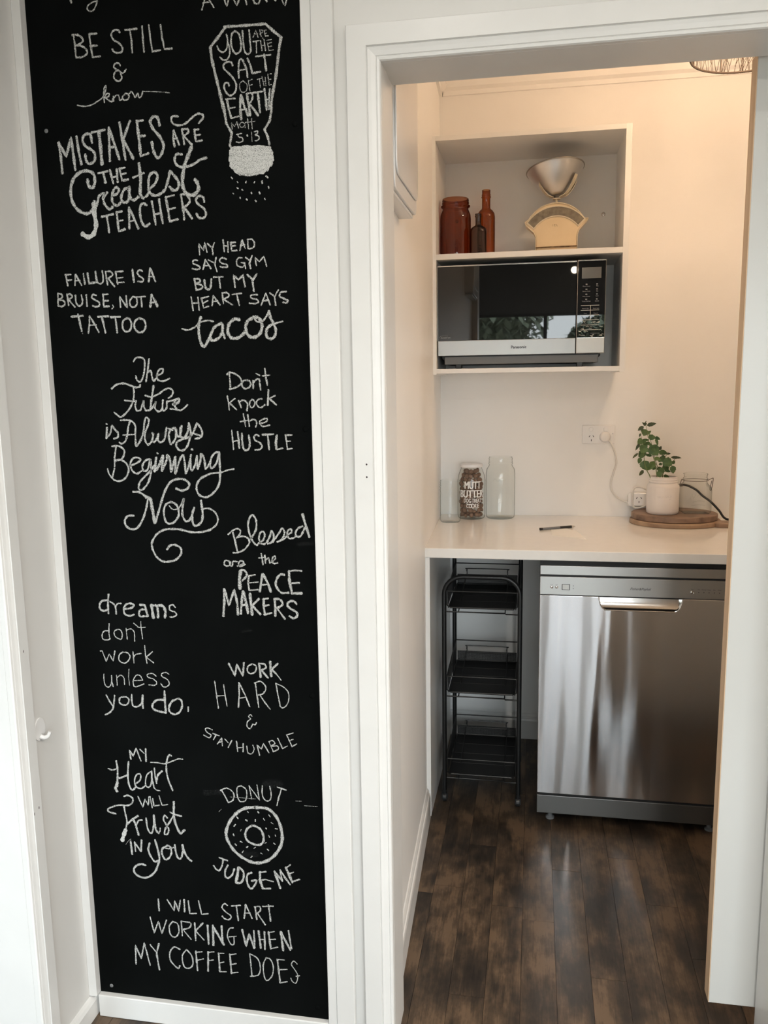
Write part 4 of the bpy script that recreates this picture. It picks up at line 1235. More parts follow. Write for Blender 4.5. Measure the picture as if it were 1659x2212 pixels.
BPx(-0.4606, 0.0822, 0.0055, M['board'], None)
BPx(-0.9598, 0.0737, 0.0045, M['greyp'], 'pale screw head')
BPx(-0.9629, 1.9674, 0.0042, M['greyp'], 'pale screw head')

# ------------------------------------------------------------------ sliding door
sd = thing('sliding_door', 'white sliding door with raw pine edge, half open across the pantry doorway', 'door', loc=(.395, .135, .099))
MB().box(.0014, .80, 0, .040, 0, 1.955).build('door_panel', M['slab'], sd, bevel=.001)
MB().box(0, .0015, .0003, .0397, 0, 1.955).build('raw_edge', M['pine'], sd)['label'] = 'unpainted pine edge'
MB().box(-.60, .84, .006, .034, 1.965, 1.99).build('track', M['chrome'], sd)
for xx in (.12, .66): MB().box(xx, xx+.05, .012, .028, 1.955, 1.967).build('hanger', M['chrome'], sd)
# ------------------------------------------------------------------ small wall fittings
hk = thing('adhesive_hook', 'small white stick-on hook on the side wall left of the chalkboard', 'hook')
pts = [(-.139+.0+ .019*math.cos(a)*1.0, .762+.024*math.sin(a)*(1.15 if math.sin(a) > 0 else .9)) for a in [2*math.pi*i/24 for i in range(24)]]
MB().prism([(y+.017, z-.004) for y, z in pts], 0, LW, LW+.003).build('backing_plate', M['plastic'], hk, bevel=.001)
MB().tube(catmull([(LW+.003, -.124, .746), (LW+.010, -.122, .743), (LW+.018, -.120, .746), (LW+.022, -.118, .755)], 5), lambda q: .0055-.002*q, 8).build('hook_arm', M['plastic'], hk, smooth=True)
for z in (1.306, 1.281):
    o = MB().lathe([(0, 0), (.0019, 0)], n=12); o.v = [(-.3225+a, -.0167, z+b) for a, b, c in o.v]; o.build('screw_hole', M['slot'], bpy.data.objects['trim_2'])
for y_, z_ in ((-.180, .950), (-.190, .610), (-.174, .615)):
    MB().prism([(y_-.0015, z_-.003), (y_+.0005, z_-.002), (y_+.0003, z_+.003), (y_-.001, z_+.002)], 0, LW+.0165, LW+.0208).build('paint_chip', M['slot'], bpy.data.objects['trim_6'])
# meter box on the left pantry wall
bx = thing('switchboard_box', 'white plastic switchboard box high on the left pantry wall beside the doorway', 'box')
def boxslab(x0, x1, y0, y1, z0, z1, r, name, m, bev):
    mb = MB().prism(rrect(y0, y1, z0, z1, r), 0, x0, x1); return mb.build(name, m, bx, bevel=bev, seg=3)
boxslab(-.33, -.2835, .135, .445, 1.852, 2.42, .022, 'housing', M['plastic'], .002)
boxslab(-.2832, -.279, .135, .442, 1.882, 2.42, .030, 'cover', M['plastic'], .0018)
MB().box(-.325, -.289, .150, .425, 1.844, 1.8516).build('lower_lip', M['plastic'], bx, bevel=.002)
# power point
pp = thing('power_outlet', 'white double power point on the back wall with one plug in it', 'power outlet')
MB().prism(rrect(.181, .303, 1.214, 1.285, .004), 1, PB-.008, PB).build('wall_plate', M['switch'], pp, bevel=.002)
for xx in (.213, .268):
    MB().prism(rrect(xx-.008, xx+.008, 1.262, 1.276, .005), 1, PB-.0115, PB-.008).build('switch', M['switch'], pp, bevel=.001)
for a, b, ang in ((.2085, 1.2425, 32), (.2225, 1.2425, -32), (.2155, 1.2275, 0)):
    t = math.radians(ang); mb = MB()
    q = [(-.0011, -.0038), (.0011, -.0038), (.0011, .0038), (-.0011, .0038)]
    q = [(a+u*math.cos(t)+v*math.sin(t), b-u*math.sin(t)+v*math.cos(t)) for u, v in q]
    mb.prism(q, 1, PB-.0088, PB-.0078).build('socket_slot', M['slot'], pp)
MB().lathe([(0, .0006), (.0016, .0004), (.002, 0)], n=10).build('plate_screw', M['chrome'], pp).matrix_local = Matrix.Translation((.2935, PB-.008, 1.252)) @ Matrix.Rotation(math.radians(90), 4, 'X')
pg = thing('power_plug', 'round white plug in the right socket with its white flex running to the counter', 'plug')
o = MB().lathe([(0, .026), (.014, .026), (.0185, .022), (.0205, .012), (.0205, 0)], n=32); o.v = [(.2655+a, PB-.009-c, 1.240+b) for a, b, c in o.v]; o.build('plug_body', M['switch'], pg, smooth=True)
MB().tube(catmull([(.279, 1.655, 1.228), (.290, 1.650, 1.212), (.303, 1.650, 1.178), (.309, 1.652, 1.140), (.300, 1.655, 1.105), (.292, 1.660, 1.070), (.296, 1.660, 1.035), (.318, 1.655, 1.008), (.350, 1.650, .992), (.385, 1.645, .985)], 6), .0038, 8).build('flex', M['cord'], pg, smooth=True)
pbd = thing('power_board', 'white power board lying against the wall behind the plant pot', 'power board')
mb = MB().prism(rrect(-.085, .085, -.026, .026, .012), 1, -.016, .016); pbo = mb.build('board_body', M['plastic'], pbd, bevel=.004)
for a in (-.045, .0, .045):
    for du, dv, an in ((-.008, .005, 32), (.008, .005, -32), (0, -.010, 0)):
        t = math.radians(an); q = [(-.0012, -.004), (.0012, -.004), (.0012, .004), (-.0012, .004)]
        MB().prism([(a+du+u*math.cos(t)+v*math.sin(t), dv-u*math.sin(t)+v*math.cos(t)) for u, v in q], 1, -.0168, -.0158).build('socket_slot', M['slot'], pbd)
pbd.location = (.440, 1.655, 1.001); pbd.rotation_euler = (math.radians(-14), 0, 0)
cc = MB().tube([(.395+.036*math.cos(a)+.010*math.cos(a*2), 1.615+.004*math.sin(2*a), 1.0155+.040*math.sin(a)) for a in [2*math.pi*i/32 for i in range(32)]], .0036, 8, closed=True)
t = thing('coiled_flex', 'loop of white flex standing in front of the power board', 'cord'); cc.build('flex_loop', M['cord'], t, smooth=True)
t = thing('black_power_cord', 'black power cord running behind the clip jar down to the counter', 'cord')
MB().tube(catmull([(.520, 1.655, 1.052), (.560, 1.655, 1.060), (.600, 1.65, 1.043), (.625, 1.645, 1.020), (.652, 1.635, 1.000), (.680, 1.62, .970), (.705, 1.61, .939), (.76, 1.60, .936), (.86, 1.60, .936)], 6), .0042, 8).build('cord', M['cordb'], t, smooth=True)

# ------------------------------------------------------------------ countertop, panel, dishwasher
CT = .9315
ct = thing('countertop', 'white laminate countertop across the pantry with a plain square edge', 'countertop')
MB().prism([(-.3435, .995), (1.249, .995), (1.249, PB-.001), (wx(PB)+.001, PB-.001)], 2, .900, CT).build('worktop', M['counter'], ct, bevel=.0025, seg=3)
t = thing('support_panel', 'white upright panel carrying the left end of the countertop', 'panel'); MB().box(-.3420, -.3275, 1.002, 1.66, 0, .8995).build('panel_board', M['laminate'], t, bevel=.0008)
t = thing('support_panel', 'white upright panel right of the dishwasher, hidden behind the sliding door', 'panel'); MB().box(.636, .652, 1.03, 1.66, 0, .8995).build('panel_board', M['laminate'], t, bevel=.0008)
dw = thing('dishwasher', 'stainless steel dishwasher with a pocket handle under the white countertop', 'dishwasher', loc=(.024, 1.02, 0))
DWW = .600
MB().box(.004, DWW-.004, .028, .56, .06, .880).build('body', M['greyp'], dw, bevel=.002)
MB().box(0, DWW, 0, .03, .8485, .8785).build('top_strip', M['steelp'], dw, bevel=.0015, uvf=lambda c: (c.z, c.x))
MB().box(.002, DWW-.002, .008, .03, .840, .850).build('groove', M['dark'], dw)
cpn = MB().box(0, DWW, 0, .03, .7835, .8425).build('control_panel', M['steelp'], dw, bevel=.0012, uvf=lambda c: (c.z, c.x))
MB().box(.002, DWW-.002, .006, .03, .779, .784).build('door_gap', M['dark'], dw)
# door with the pocket notch in its top edge
Z0, Z1 = .105, .7815
notch = [(.183, Z1), (.186, .766), (.190, .753), (.196, .745), (.205, .7405), (.218, .739), (.402, .739), (.415, .7405), (.424, .745), (.430, .753), (.434, .766), (.437, Z1)]
out = [(0, Z0), (DWW, Z0), (DWW, Z1)]+notch[::-1]+[(0, Z1)]
MB().box(.002, DWW-.002, .010, .05, .8785, .8992).build('counter_gap_shade', M['dark'], dw)  # near-black strip standing in for the shade under the counter
door = MB().prism(out, 1, 0, .026).build('door', M['steel'], dw, bevel=.0018, seg=3, uvf=lambda c: (c.z, c.x))
# concave pocket behind the notch
pk = MB(); nn = 12; rows = []
for i in range(nn+1):
    a = i/nn*math.pi/2; yy = .0015+.024*math.sin(a)**.8 if i else .0015; zz = .739+.048*(1-math.cos(a)); rows.append((yy, zz))
for (yy, zz) in rows: pk.v += [(.184, yy, zz), (.436, yy, zz)]
pk.f += [(2*i, 2*i+1, 2*i+3, 2*i+2) for i in range(nn)]
pk.build('handle_pocket', M['chrome'], dw, smooth=True, fix=False)
rim = MB().tube(catmull([(a, .0004, b) for a, b in notch], 3), .0017, 6); rim.build('handle_rim', M['chrome'], dw, smooth=True)
for a, b in ((.184, .186), (.434, .436)): MB().box(a, b, .002, .026, .745, Z1).build('pocket_cheek', M['chrome'], dw)
MB().box(.002, DWW-.002, .006, .03, .0975, .1055).build('kick_gap', M['dark'], dw)
MB().box(0, DWW, 0, .02, .034, .0975).build('kick_plate', M['steelk'], dw, bevel=.0015, uvf=lambda c: (c.z, c.x))
for xx in (.045, .555): MB().lathe([(.0, .0), (.014, .0), (.014, .006), (.008, .010), (.008, .06)], c=(xx, .035, 0), n=20).build('foot', M['greyp'], dw, smooth=True)
def ringb(x, z, r, m, name='button'):
    o = MB().lathe([(0, .0012), (r*.62, .0012), (r*.78, .0004), (r*.9, .0016), (r, 0)], n=20); o.v = [(x+a, -c, z+b) for a, b, c in o.v]; o.build(name, m, cpn, smooth=True)
cpn_y = 0
ringb(.0370, .8085, .0052, M['chrome']); ringb(.0520, .8085, .0052, M['chrome']); ringb(.463, .8045, .0058, M['chrome'])
MB().box(.0685, .0935, -.0006, .001, .8005, .8195).build('display', M['printd'], cpn)
MB().box(.0705, .0915, -.0010, .001, .8020, .8180).build('display_glass', M['filmy'], cpn)
for i in range(5): MB().box(.4815+.0152*i, .4837+.0152*i, -.0006, .001, .8035, .8057).build('indicator', M['printd'], cpn)
for z in (.8145, .8055): MB().box(.1030, .1052, -.0006, .001, z-.0011, z+.0011).build('indicator', M['printd'], cpn)
for i, s_ in enumerate(('Fast', 'Normal', 'Heavy', 'Eco', 'Rinse')): flat_text('panel_print', s_, .0042, .4826+.0152*i, -.0004, .8125, M['printd'], cpn)
flat_text('panel_print', 'Start', .0035, .463, -.0004, .8125, M['printd'], cpn); flat_text('panel_print', 'Power', .0030, .037, -.0004, .8165, M['printd'], cpn); flat_text('panel_print', 'Delay', .0030, .052, -.0004, .8165, M['printd'], cpn)
flat_text('brand_lettering', 'Fisher&Paykel', .0112, .3085, -.0004, .8065, M['printd'], cpn, sx=.98, shear=.3)

# ------------------------------------------------------------------ upper cabinet
CX0, CX1, CY0, CY1, CZ0, CZ1, T = -.3585, .3000, 1.35, PB-.001, 1.483, 2.279, .016
cab = thing('wall_cabinet', 'open white wall cabinet with one shelf holding the microwave and amber bottles', 'cabinet', loc=(CX0, CY0, CZ0))
W = CX1-CX0; H = CZ1-CZ0; D = CY1-CY0
LW2 = MB().prism([(0, 0), (T, 0), (T, D), (-.006, D), (-.003, D*.5)], 2, 0, H).build('side_panel', M['laminate'], cab, bevel=.0006)
MB().box(W-T-.003, W, 0, D, 0, H).build('side_panel', M['laminate'], cab, bevel=.0006)
MB().box(T, W-T-.003, 0, D, H-T, H).build('top_panel', M['laminate'], cab, bevel=.0006)
MB().box(T, W-T-.003, 0, D, .004, .004+T).build('bottom_panel', M['laminate'], cab, bevel=.0006)
SZ = 1.893
MB().box(T, W-T-.003, 0, D-.006, SZ-CZ0-.0185, SZ-CZ0).build('shelf', M['laminate'], cab, bevel=.0006)
bp = MB().box(T, W-T-.003, D-.010, D, .02, H-T).build('back_panel', M['laminate'], cab)
for xx in (.239, -.30):
    o = MB().lathe([(0, .0010), (.0022, .0010), (.0028, .0016), (.0065, .0012), (.0075, 0)], n=20); o.v = [(xx-CX0+a, D-.010-c, 2.056-CZ0+b) for a, b, c in o.v]; o.build('fixing_screw', M['chrome'], cab, smooth=True)
# shelf things
def vessel(name, label, cat, prof, x, y, z, m, group=None, sx=1, sy=1, wall=.003, n=44, inner=True):
    t = thing(name, label, cat, group, loc=(x, y, z))
    full = [(0, 0)]+prof
    if inner: full += [(max(r-wall, .001), zz) for r, zz in prof[::-1][:-1]]+[(max(prof[0][0]-wall, .001), .006), (0, .006)]
    MB().lathe(full, n=n, sx=sx, sy=sy).build('glass_body', m, t, smooth=60)
    return t
vessel('amber_jar', 'wide amber glass jar with a screw neck, leftmost on the upper shelf', 'jar',
       [(.050, 0), (.0535, .004), (.0545, .012), (.0545, .135), (.053, .150), (.0475, .163), (.0455, .168), (.0455, .172), (.0515, .176), (.0515, .180), (.0455, .182), (.047, .187), (.0485, .189), (.0465, .192), (.0475, .196), (.0460, .204), (.0435, .205)], -.2865, 1.475, SZ, M['amber'], inner=False)
vessel('amber_bottle', 'tall narrow amber bottle at the back, right of the wide jar', 'bottle',
       [(.029, 0), (.0315, .004), (.0320, .010), (.0320, .150), (.030, .163), (.023, .173), (.0165, .178), (.0150, .183), (.0148, .215), (.0168, .218), (.0168, .221), (.0148, .223), (.0162, .227), (.0146, .230), (.0152, .243), (.0130, .2445)], -.1825, 1.545, SZ, M['amber2'], inner=False)
vessel('brown_bottle', 'small smoky brown bottle in front of the tall amber bottle', 'bottle',
       [(.026, 0), (.0285, .003), (.0290, .008), (.0290, .083), (.027, .094), (.018, .101), (.0110, .105), (.0098, .110), (.0098, .132), (.0116, .134), (.0116, .137), (.0098, .138), (.0112, .141), (.0104, .1445), (.0086, .1450)], -.2035, 1.440, SZ, M['brown'], sy=.75, inner=False)
# kitchen scale
sc = thing('kitchen_scale', 'old cream kitchen scale with an arched dial and a tilted metal bowl', 'scale', loc=(.066, 1.485, SZ))
arc = []
for i in range(17):
    a = math.radians(150-i*120/16); arc.append((.128*math.cos(a)-.002, .055+.118*math.sin(a)))
body = [(-.070, .006), (.072, .006), (.072, .066), (.078, .084), (.105, .112), (.109, .120)]
top = [(-.002+.128*math.cos(math.radians(a))*.88, .058+.118*math.sin(math.radians(a))) for a in range(32, 149, 6)]
body += top+[(-.109, .116), (-.105, .104), (-.078, .080), (-.070, .064)]
sb = MB().prism([(x_*1.0, z_) for x_, z_ in body], 1, 0, .055).build('body', M['enamel'], sc, bevel=.004, seg=3)
MB().tube([(x_, -.001, z_) for x_, z_ in body], .0022, 6, closed=True).build('body_rim', M['enameld'], sc, smooth=True)
def band(r0, r1, a0, a1, cz=.030, k=1.0, n=22):
    A = [math.radians(a0+(a1-a0)*i/n) for i in range(n+1)]
    return [(r1*math.cos(a)*k, cz+r1*math.sin(a)) for a in A]+[(r0*math.cos(a)*k, cz+r0*math.sin(a)) for a in A[::-1]]
MB().prism(band(.104, .141, 40, 143, .026, .93), 1, -.0030, .001).build('dial_bezel', M['enameld'], sc, bevel=.001)
MB().prism(band(.108, .137, 42.5, 140.5, .026, .93), 1, -.0036, .0).build('dial_window', M['dial'], sc)
MB().prism([(-.080, 0), (.082, 0), (.082, .006), (-.080, .006)], 1, -.02, .07).build('base_plate', M['rust'], sc, bevel=.001)
MB().tube([(-.070, -.002, .0275), (.072, -.002, .0285)], .0025, 6).build('rusty_seam', M['rust'], sc)
flat_text('worn_lettering', 'I E L', .010, -.004, -.0006, .098, M['rust'], sc)
MB().tube([(0, .025, .168), (0, .025, .196)], .0042, 10).box(-.012, .012, .015, .035, .192, .196).build('post', M['enameld'], sc)
tl = Matrix.Rotation(math.radians(-6), 3, 'Y') @ Matrix.Rotation(math.radians(-9), 3, 'X')
for (a0, l) in ((200, .075), (330, .080), (20, .060), (120, .07)):
    an = math.radians(a0); pts = []
    for q in (0, .25, .5, .75, 1):
        rr_ = .014+.062*q**.8; zz = .197+.068*q**1.7; pts.append(Vector((rr_*math.cos(an), .025+rr_*math.sin(an), zz)))
    mb = MB(); side = Vector((-math.sin(an), math.cos(an), 0))*.0085
    for p in pts: mb.v += [tuple(p-side), tuple(p+side)]
    mb.f += [(2*i, 2*i+1, 2*i+3, 2*i+2) for i in range(4)]
    o = mb.build('cradle_arm', M['enameld'], sc, fix=False); sdm = o.modifiers.new('s', 'SOLIDIFY'); sdm.thickness = .002
bw = MB().lathe([(0, 0), (.026, 0), (.030, .004), (.052, .022), (.075, .048), (.092, .074), (.0985, .088), (.1005, .090), (.0985, .092), (.094, .088), (.073, .050), (.028, .006), (0, .003)], c=(.003, .025, .207), n=56, tilt=tl)
bo = bw.build('bowl', M['alu'], sc, smooth=70)
rp_ = [tl @ Vector((.0995*math.cos(a), .0995*math.sin(a), .0895)) for a in [2*math.pi*i/56 for i in range(56)]]
MB().tube([(p.x+.003, p.y+.025, p.z+.207) for p in rp_], .0024, 8, closed=True).build('rolled_rim', M['rim'], bo, smooth=True)

# microwave
MY = 1.370
mw = thing('microwave', 'black glass and steel microwave oven on the bottom of the wall cabinet', 'microwave', loc=(-.3395, MY, 1.5035))
bz = 1.5035
MB().prism(rrect(.010, .560, .030, .350, .012), 1, .03, .285).build('housing', M['blackp'], mw, bevel=.003)
MB().box(.022, .552, .012, .27, .014, .042).build('underside', M['greyp'], mw, bevel=.002)
for xx in (.060, .480): MB().box(xx, xx+.022, .020, .045, 0, .040).build('foot', M['blackp'], mw, bevel=.003)
dr = MB().box(0, .4735, 0, .030, .0445, .3525).build('door', M['blackp'], mw, bevel=.003)
MB().box(.0015, .4725, -.0012, .002, .0970, .3485).build('door_glass', M['bglass'], dr)
MB().box(.0005, .4735, -.0022, .004, .0445, .0965).build('steel_strip', M['steelp'], dr, bevel=.001, uvf=lambda c: (c.x, c.z))
MB().box(.0005, .4735, -.0022, .010, .3485, .3525).build('top_edge', M['chrome'], dr)
MB().box(-.0006, .0006, -.0022, .002, .0965, .350).build('side_edge', M['chrome'], dr)
cp = MB().box(.4755, .5705, -.002, .030, .0435, .3555).build('control_housing', M['chrome'], mw, bevel=.0025)
MB().box(.4775, .5690, -.0032, .0, .0975, .3505).build('control_glass', M['bglass'], cp)
MB().box(.4765, .5695, -.0034, .001, .0455, .0965).build('steel_strip', M['filmy'], cp, bevel=.001)
MB().box(.4905, .5545, -.0040, -.003, .2930, .3290).build('display', M['lcd'], cp)
for i, (a, b) in enumerate((('Micro Power', 'Min'), ('Sensor Cook', 'Sec'), ('Auto Reheat', 'Grill'), ('Turbo Defrost', 'Combi'))):
    zz = .2660-.0165*i
    flat_text('key_print', a, .0048, .5065, -.0036, zz, M['printg'], cp); flat_text('key_print', b, .0048, .5420, -.0036, zz, M['printg'], cp)
    MB().box(.5035, .5095, -.0038, -.003, zz+.0065, zz+.0095).build('key_icon', M['printg'], cp); MB().box(.5390, .5440, -.0038, -.003, zz+.0065, zz+.0095).build('key_icon', M['printg'], cp)
for i, (a, b) in enumerate((('Memory Set', 'Quick Start'), ('Timer', 'Popcorn'), ('Rice', 'Pizza'), ('Soup', 'Drink'))):
    flat_text('key_print', a, .0044, .5045, -.0036, .1925-.0160*i, M['printg'], cp); flat_text('key_print', b, .0044, .5395, -.0036, .1925-.0160*i, M['printg'], cp)
for zz in (.2035, .1875, .1715, .1555, .1385, .1225): MB().box(.4895, .5500, -.0038, -.003, zz, zz+.0011).build('divider_line', M['print'], cp)
MB().box(.5205, .5216, -.0038, -.003, .1555, .2035).build('divider_line', M['print'], cp)
MB().box(.5230, .5530, -.0038, -.003, .0985+.012, .0985+.0128).build('divider_line', M['printg'], cp)
fm = MB(); rr_ = random.Random(2)
for i in range(26):
    a = rr_.uniform(.482, .562); b = rr_.choice([rr_.uniform(.102, .108), rr_.uniform(.143, .152), rr_.uniform(.118, .135)]); l = rr_.uniform(.003, .012)
    fm.tube([(a, -.0034, b), (a+l*.5, -.0036, b+rr_.uniform(-.003, .003)), (a+l, -.0034, b+rr_.uniform(-.002, .002))], .0005, 4)
fm.build('film_crinkle', M['print'], cp, fix=False)['label'] = 'crinkled protective film'
flat_text('brand_lettering', 'Panasonic', .0135, .2815, -.0024, .0660, M['printd'], dr, sx=1.0, offset=.0004)
flat_text('badge_lettering', 'INVERTER', .0078, .0270, -.0014, .1045, M['printg'], dr, shear=.25)
MB().tube(catmull([(.006, -.0014, .1075), (.009, -.0014, .1125), (.020, -.0014, .1145), (.036, -.0014, .1135)], 5), .0004, 4).build('badge_arc', M['printg'], dr)

# ------------------------------------------------------------------ counter things
def screwjar(name, label, R, Hh, neck, x, y, cat='jar', body=None):
    n0 = Hh-.036
    prof = [(R*.86, 0), (R*.96, .004), (R, .014), (R, n0-.028), (R*.96, n0-.012), (neck+.002, n0), (neck, n0+.006), (neck+.0025, n0+.009), (neck+.0025, n0+.012), (neck, n0+.014), (neck+.0018, n0+.019), (neck, n0+.023), (neck+.0018, n0+.028), (neck, n0+.032), (neck, Hh-.001), (neck-.002, Hh)]
    t = thing(name, label, cat, loc=(x, y, CT))
    MB().lathe([(0, .001)]+prof, n=48).build('glass_body', M['glass'], t, smooth=60)
    return t
t = screwjar('straight_glass_jar', 'small straight clear glass jar, leftmost on the counter', .0385, .1600, .0375, -.3100, 1.500)
t = screwjar('large_glass_jar', 'tall empty clear preserving jar right of the dog treat jar', .0560, .2380, .0440, -.1265, 1.612)
lt = MB().tube(catmull([(-.026, -.0515, .150), (-.018, -.0545, .158), (-.008, -.0562, .148), (.004, -.0562, .158), (.014, -.0550, .150), (.022, -.0530, .157)], 5), .0009, 5)
lt.build('embossed_lettering', M['glass'], t, smooth=True)
# dog treat jar
JX, JY = -.2370, 1.590
tj = thing('dog_treat_jar', 'clear jar of brown dog biscuits with white printed words and a white lid', 'jar', loc=(JX, JY, CT))
MB().lathe([(0, .001), (.046, .001), (.052, .006), (.0535, .016), (.0535, .150), (.0505, .168), (.044, .186), (.0405, .194), (.0405, .204)], n=48).build('glass_body', M['glass'], tj, smooth=60)
MB().lathe([(0, .2135), (.040, .2135), (.0435, .211), (.0440, .204), (.0445, .2015), (.0430, .2005), (0, .2005)], n=48).build('lid', M['lid'], tj, smooth=40)
def bent(txt, width, cap, zc, ang0, off=0):
    tb = text_mb(txt, .04, extrude=.0001); R = .0541; o = []
    xs = [v[0] for v in tb.v]; ys = [v[1] for v in tb.v]; kx = width/(max(xs)-min(xs)); ky = cap/(max(ys)-min(ys)); y0 = min(ys); xm = (max(xs)+min(xs))/2
    for a, b, c in tb.v: an = (a-xm)*kx/R+ang0; o.append((R*math.sin(an), -(R+c)*math.cos(an), zc+(b-y0)*ky))
    if off:
        n0 = len(o); f0 = list(tb.f)
        for q in (-1, 1): tb.f += [tuple(i+len(o) for i in f) for f in f0]; o += [(x_+q*off, y_-.00002*q, z_) for x_, y_, z_ in o[:n0]]
    tb.v = o; return tb.build('printed_lettering', M['print'], tj, fix=False)
A0 = math.radians(10)
bent('MUTT', .063, .0285, .1210, A0, .0010); bent('BUTTER', .096, .0285, .0875, A0-.06, .0010); bent('DOG TREAT', .070, .0155, .0680, A0, .0003); bent('COOKIE', .049, .0165, .0475, A0, .0003)
bm_ = None; rb_ = random.Random(11); placed = []
ballmesh = MB().ball((0, 0, 0), 1, 12, 8)
bme = bpy.data.meshes.new('dog_treat'); bme.from_pydata(ballmesh.v, [], ballmesh.f); bme.materials.append(M['treat'])
for p in bme.polygons: p.use_smooth = True
rad = .0095; layer = 0; z = .0165
while z < .190:
    Rm = .0485 if z < .145 else .0485-(z-.145)*.30
    for ring, cnt in ((Rm-rad, 14), (Rm-rad*3.0, 8)):
        cnt = max(3, int(2*math.pi*ring/(rad*2.02)))
        if ring < Rm-rad*2 and layer % 3: continue
        for i in range(cnt):
            a = 2*math.pi*(i+.5*(layer % 2))/cnt+layer*.7
            if ring > Rm-rad*2 and -math.sin(a) < -.35: continue     # far side, not seen
            o = bpy.data.objects.new('dog_treat', bme); COL.objects.link(o)
            r0 = rad*rb_.uniform(.82, 1.12)
            a += rb_.uniform(-.10, .10); rg = ring-rb_.uniform(0, .004)
            o.location = (JX+rg*math.cos(a), JY+rg*math.sin(a), CT+z+rb_.uniform(-.003, .003)); o.scale = (r0, r0, r0*rb_.uniform(.6, .85)); o.rotation_euler = (rb_.uniform(0, 3), rb_.uniform(0, 3), 0)
            o['label'] = 'round brown dog biscuit packed inside the lettered jar'; o['category'] = 'dog treat'; o['group'] = 'dog biscuits in the lettered jar'
    z += rad*1.78; layer += 1
# pen and paper
pn = thing('pen', 'black and grey ballpoint pen lying on the counter by a slip of paper', 'pen')
P0 = Vector((.025, 1.348, CT+.0047)); P1 = Vector((.150, 1.418, CT+.0047)); d = P1-P0
MB().tube([P0, P0+d*.03, P0+d*.55], lambda q: .0046 if q > .1 else .0035, 12).build('barrel', M['greyp'], pn, smooth=True)
MB().tube([P0+d*.55, P0+d*.88], .0047, 12).build('grip', M['blackp'], pn, smooth=True)
MB().tube([P0-d*.01, P0+d*.06], .0048, 12).build('end_cap', M['blackp'], pn, smooth=True)
MB().tube([P0+d*.88, P0+d*.94, P1], lambda q: .0042*(1-q)+.0008, 12).build('tip', M['chrome'], pn, smooth=True)
t = thing('paper_slip', 'small sheet of white paper under the pen on the counter', 'paper')
MB().prism([(.062, 1.262), (.176, 1.196), (.152, 1.352), (.110, 1.400), (.064, 1.372)], 2, CT+.0001, CT+.0004).build('sheet', M['paper'], t)
# round boards
def oval(cx, cy, rx, ry, n=56): return [(cx+rx*math.cos(2*math.pi*i/n), cy+ry*math.sin(2*math.pi*i/n)) for i in range(n)]
BX, BY = .512, 1.545
b1 = thing('serving_board', 'pale round wooden serving board with a handle, underneath the darker board', 'board')
hp = []
for (x_, y_) in oval(BX, BY, .160, .130):
    hp.append((x_, y_))
MB().prism(hp, 2, CT, CT+.0175).build('board_disc', M['woodb'], b1, bevel=.004, seg=3)
MB().prism(rrect(.630, .800, 1.455, 1.520, .028), 2, CT, CT+.0172).build('handle', M['woodb'], b1, bevel=.004, seg=3)
MB().lathe([(0, .0), (.013, .0)], n=20, c=(.735, 1.488, CT+.0176)).build('hanging_hole', M['rust'], b1)
b2 = thing('round_wood_board', 'dark round wooden board lying on top of the pale serving board', 'board')
MB().prism(oval(BX-.002, BY+.004, .1515, .1240), 2, CT+.0176, CT+.0395).build('board_disc', M['woodt'], b2, bevel=.003, seg=2)
BZ = CT+.0395
# pot with mint
pt = thing('potted_mint', 'leafy green mint plant growing in a white glazed pot on the round boards', 'plant', loc=(0.464, 1.525, BZ))
MB().lathe([(0, .0), (.050, .0), (.0555, .004), (.0570, .012), (.0570, .096), (.0555, .104), (.0490, .111), (.0480, .114), (.0500, .117), (.0500, .120), (.0482, .122), (.0498, .125), (.0498, .128), (.0482, .130), (.0490, .135), (.0470, .137), (.0440, .135), (.0440, .118), (0, .118)], n=56).build('pot', M['ceramic'], pt, smooth=50)
MB().lathe([(0, .124), (.020, .126), (.0435, .121)], n=24).build('soil', M['soil'], pt)
lt = MB()
for pts in [[(-0.026, 0.07), (-0.022, 0.062), (-0.018, 0.07), (-0.013, 0.063), (-0.009, 0.071)], [(-0.007, 0.066), (-0.003, 0.07), (-0.002, 0.064)], [(0.002, 0.07), (0.006, 0.065), (0.003, 0.064)], [(0.008, 0.064), (0.011, 0.071), (0.013, 0.065), (0.017, 0.071)], [(0.017, 0.071), (0.019, 0.065), (0.023, 0.071), (0.02, 0.06), (0.016, 0.058)]]:
    R_ = .0573; lt.tube([(R_*math.sin(p.x/R_), -R_*math.cos(p.x/R_), p.z) for p in catmull([(a, 0, b) for a, b in pts], 5)], .0011, 6)
lt.build('embossed_lettering', M['ceramic'], pt, smooth=True)
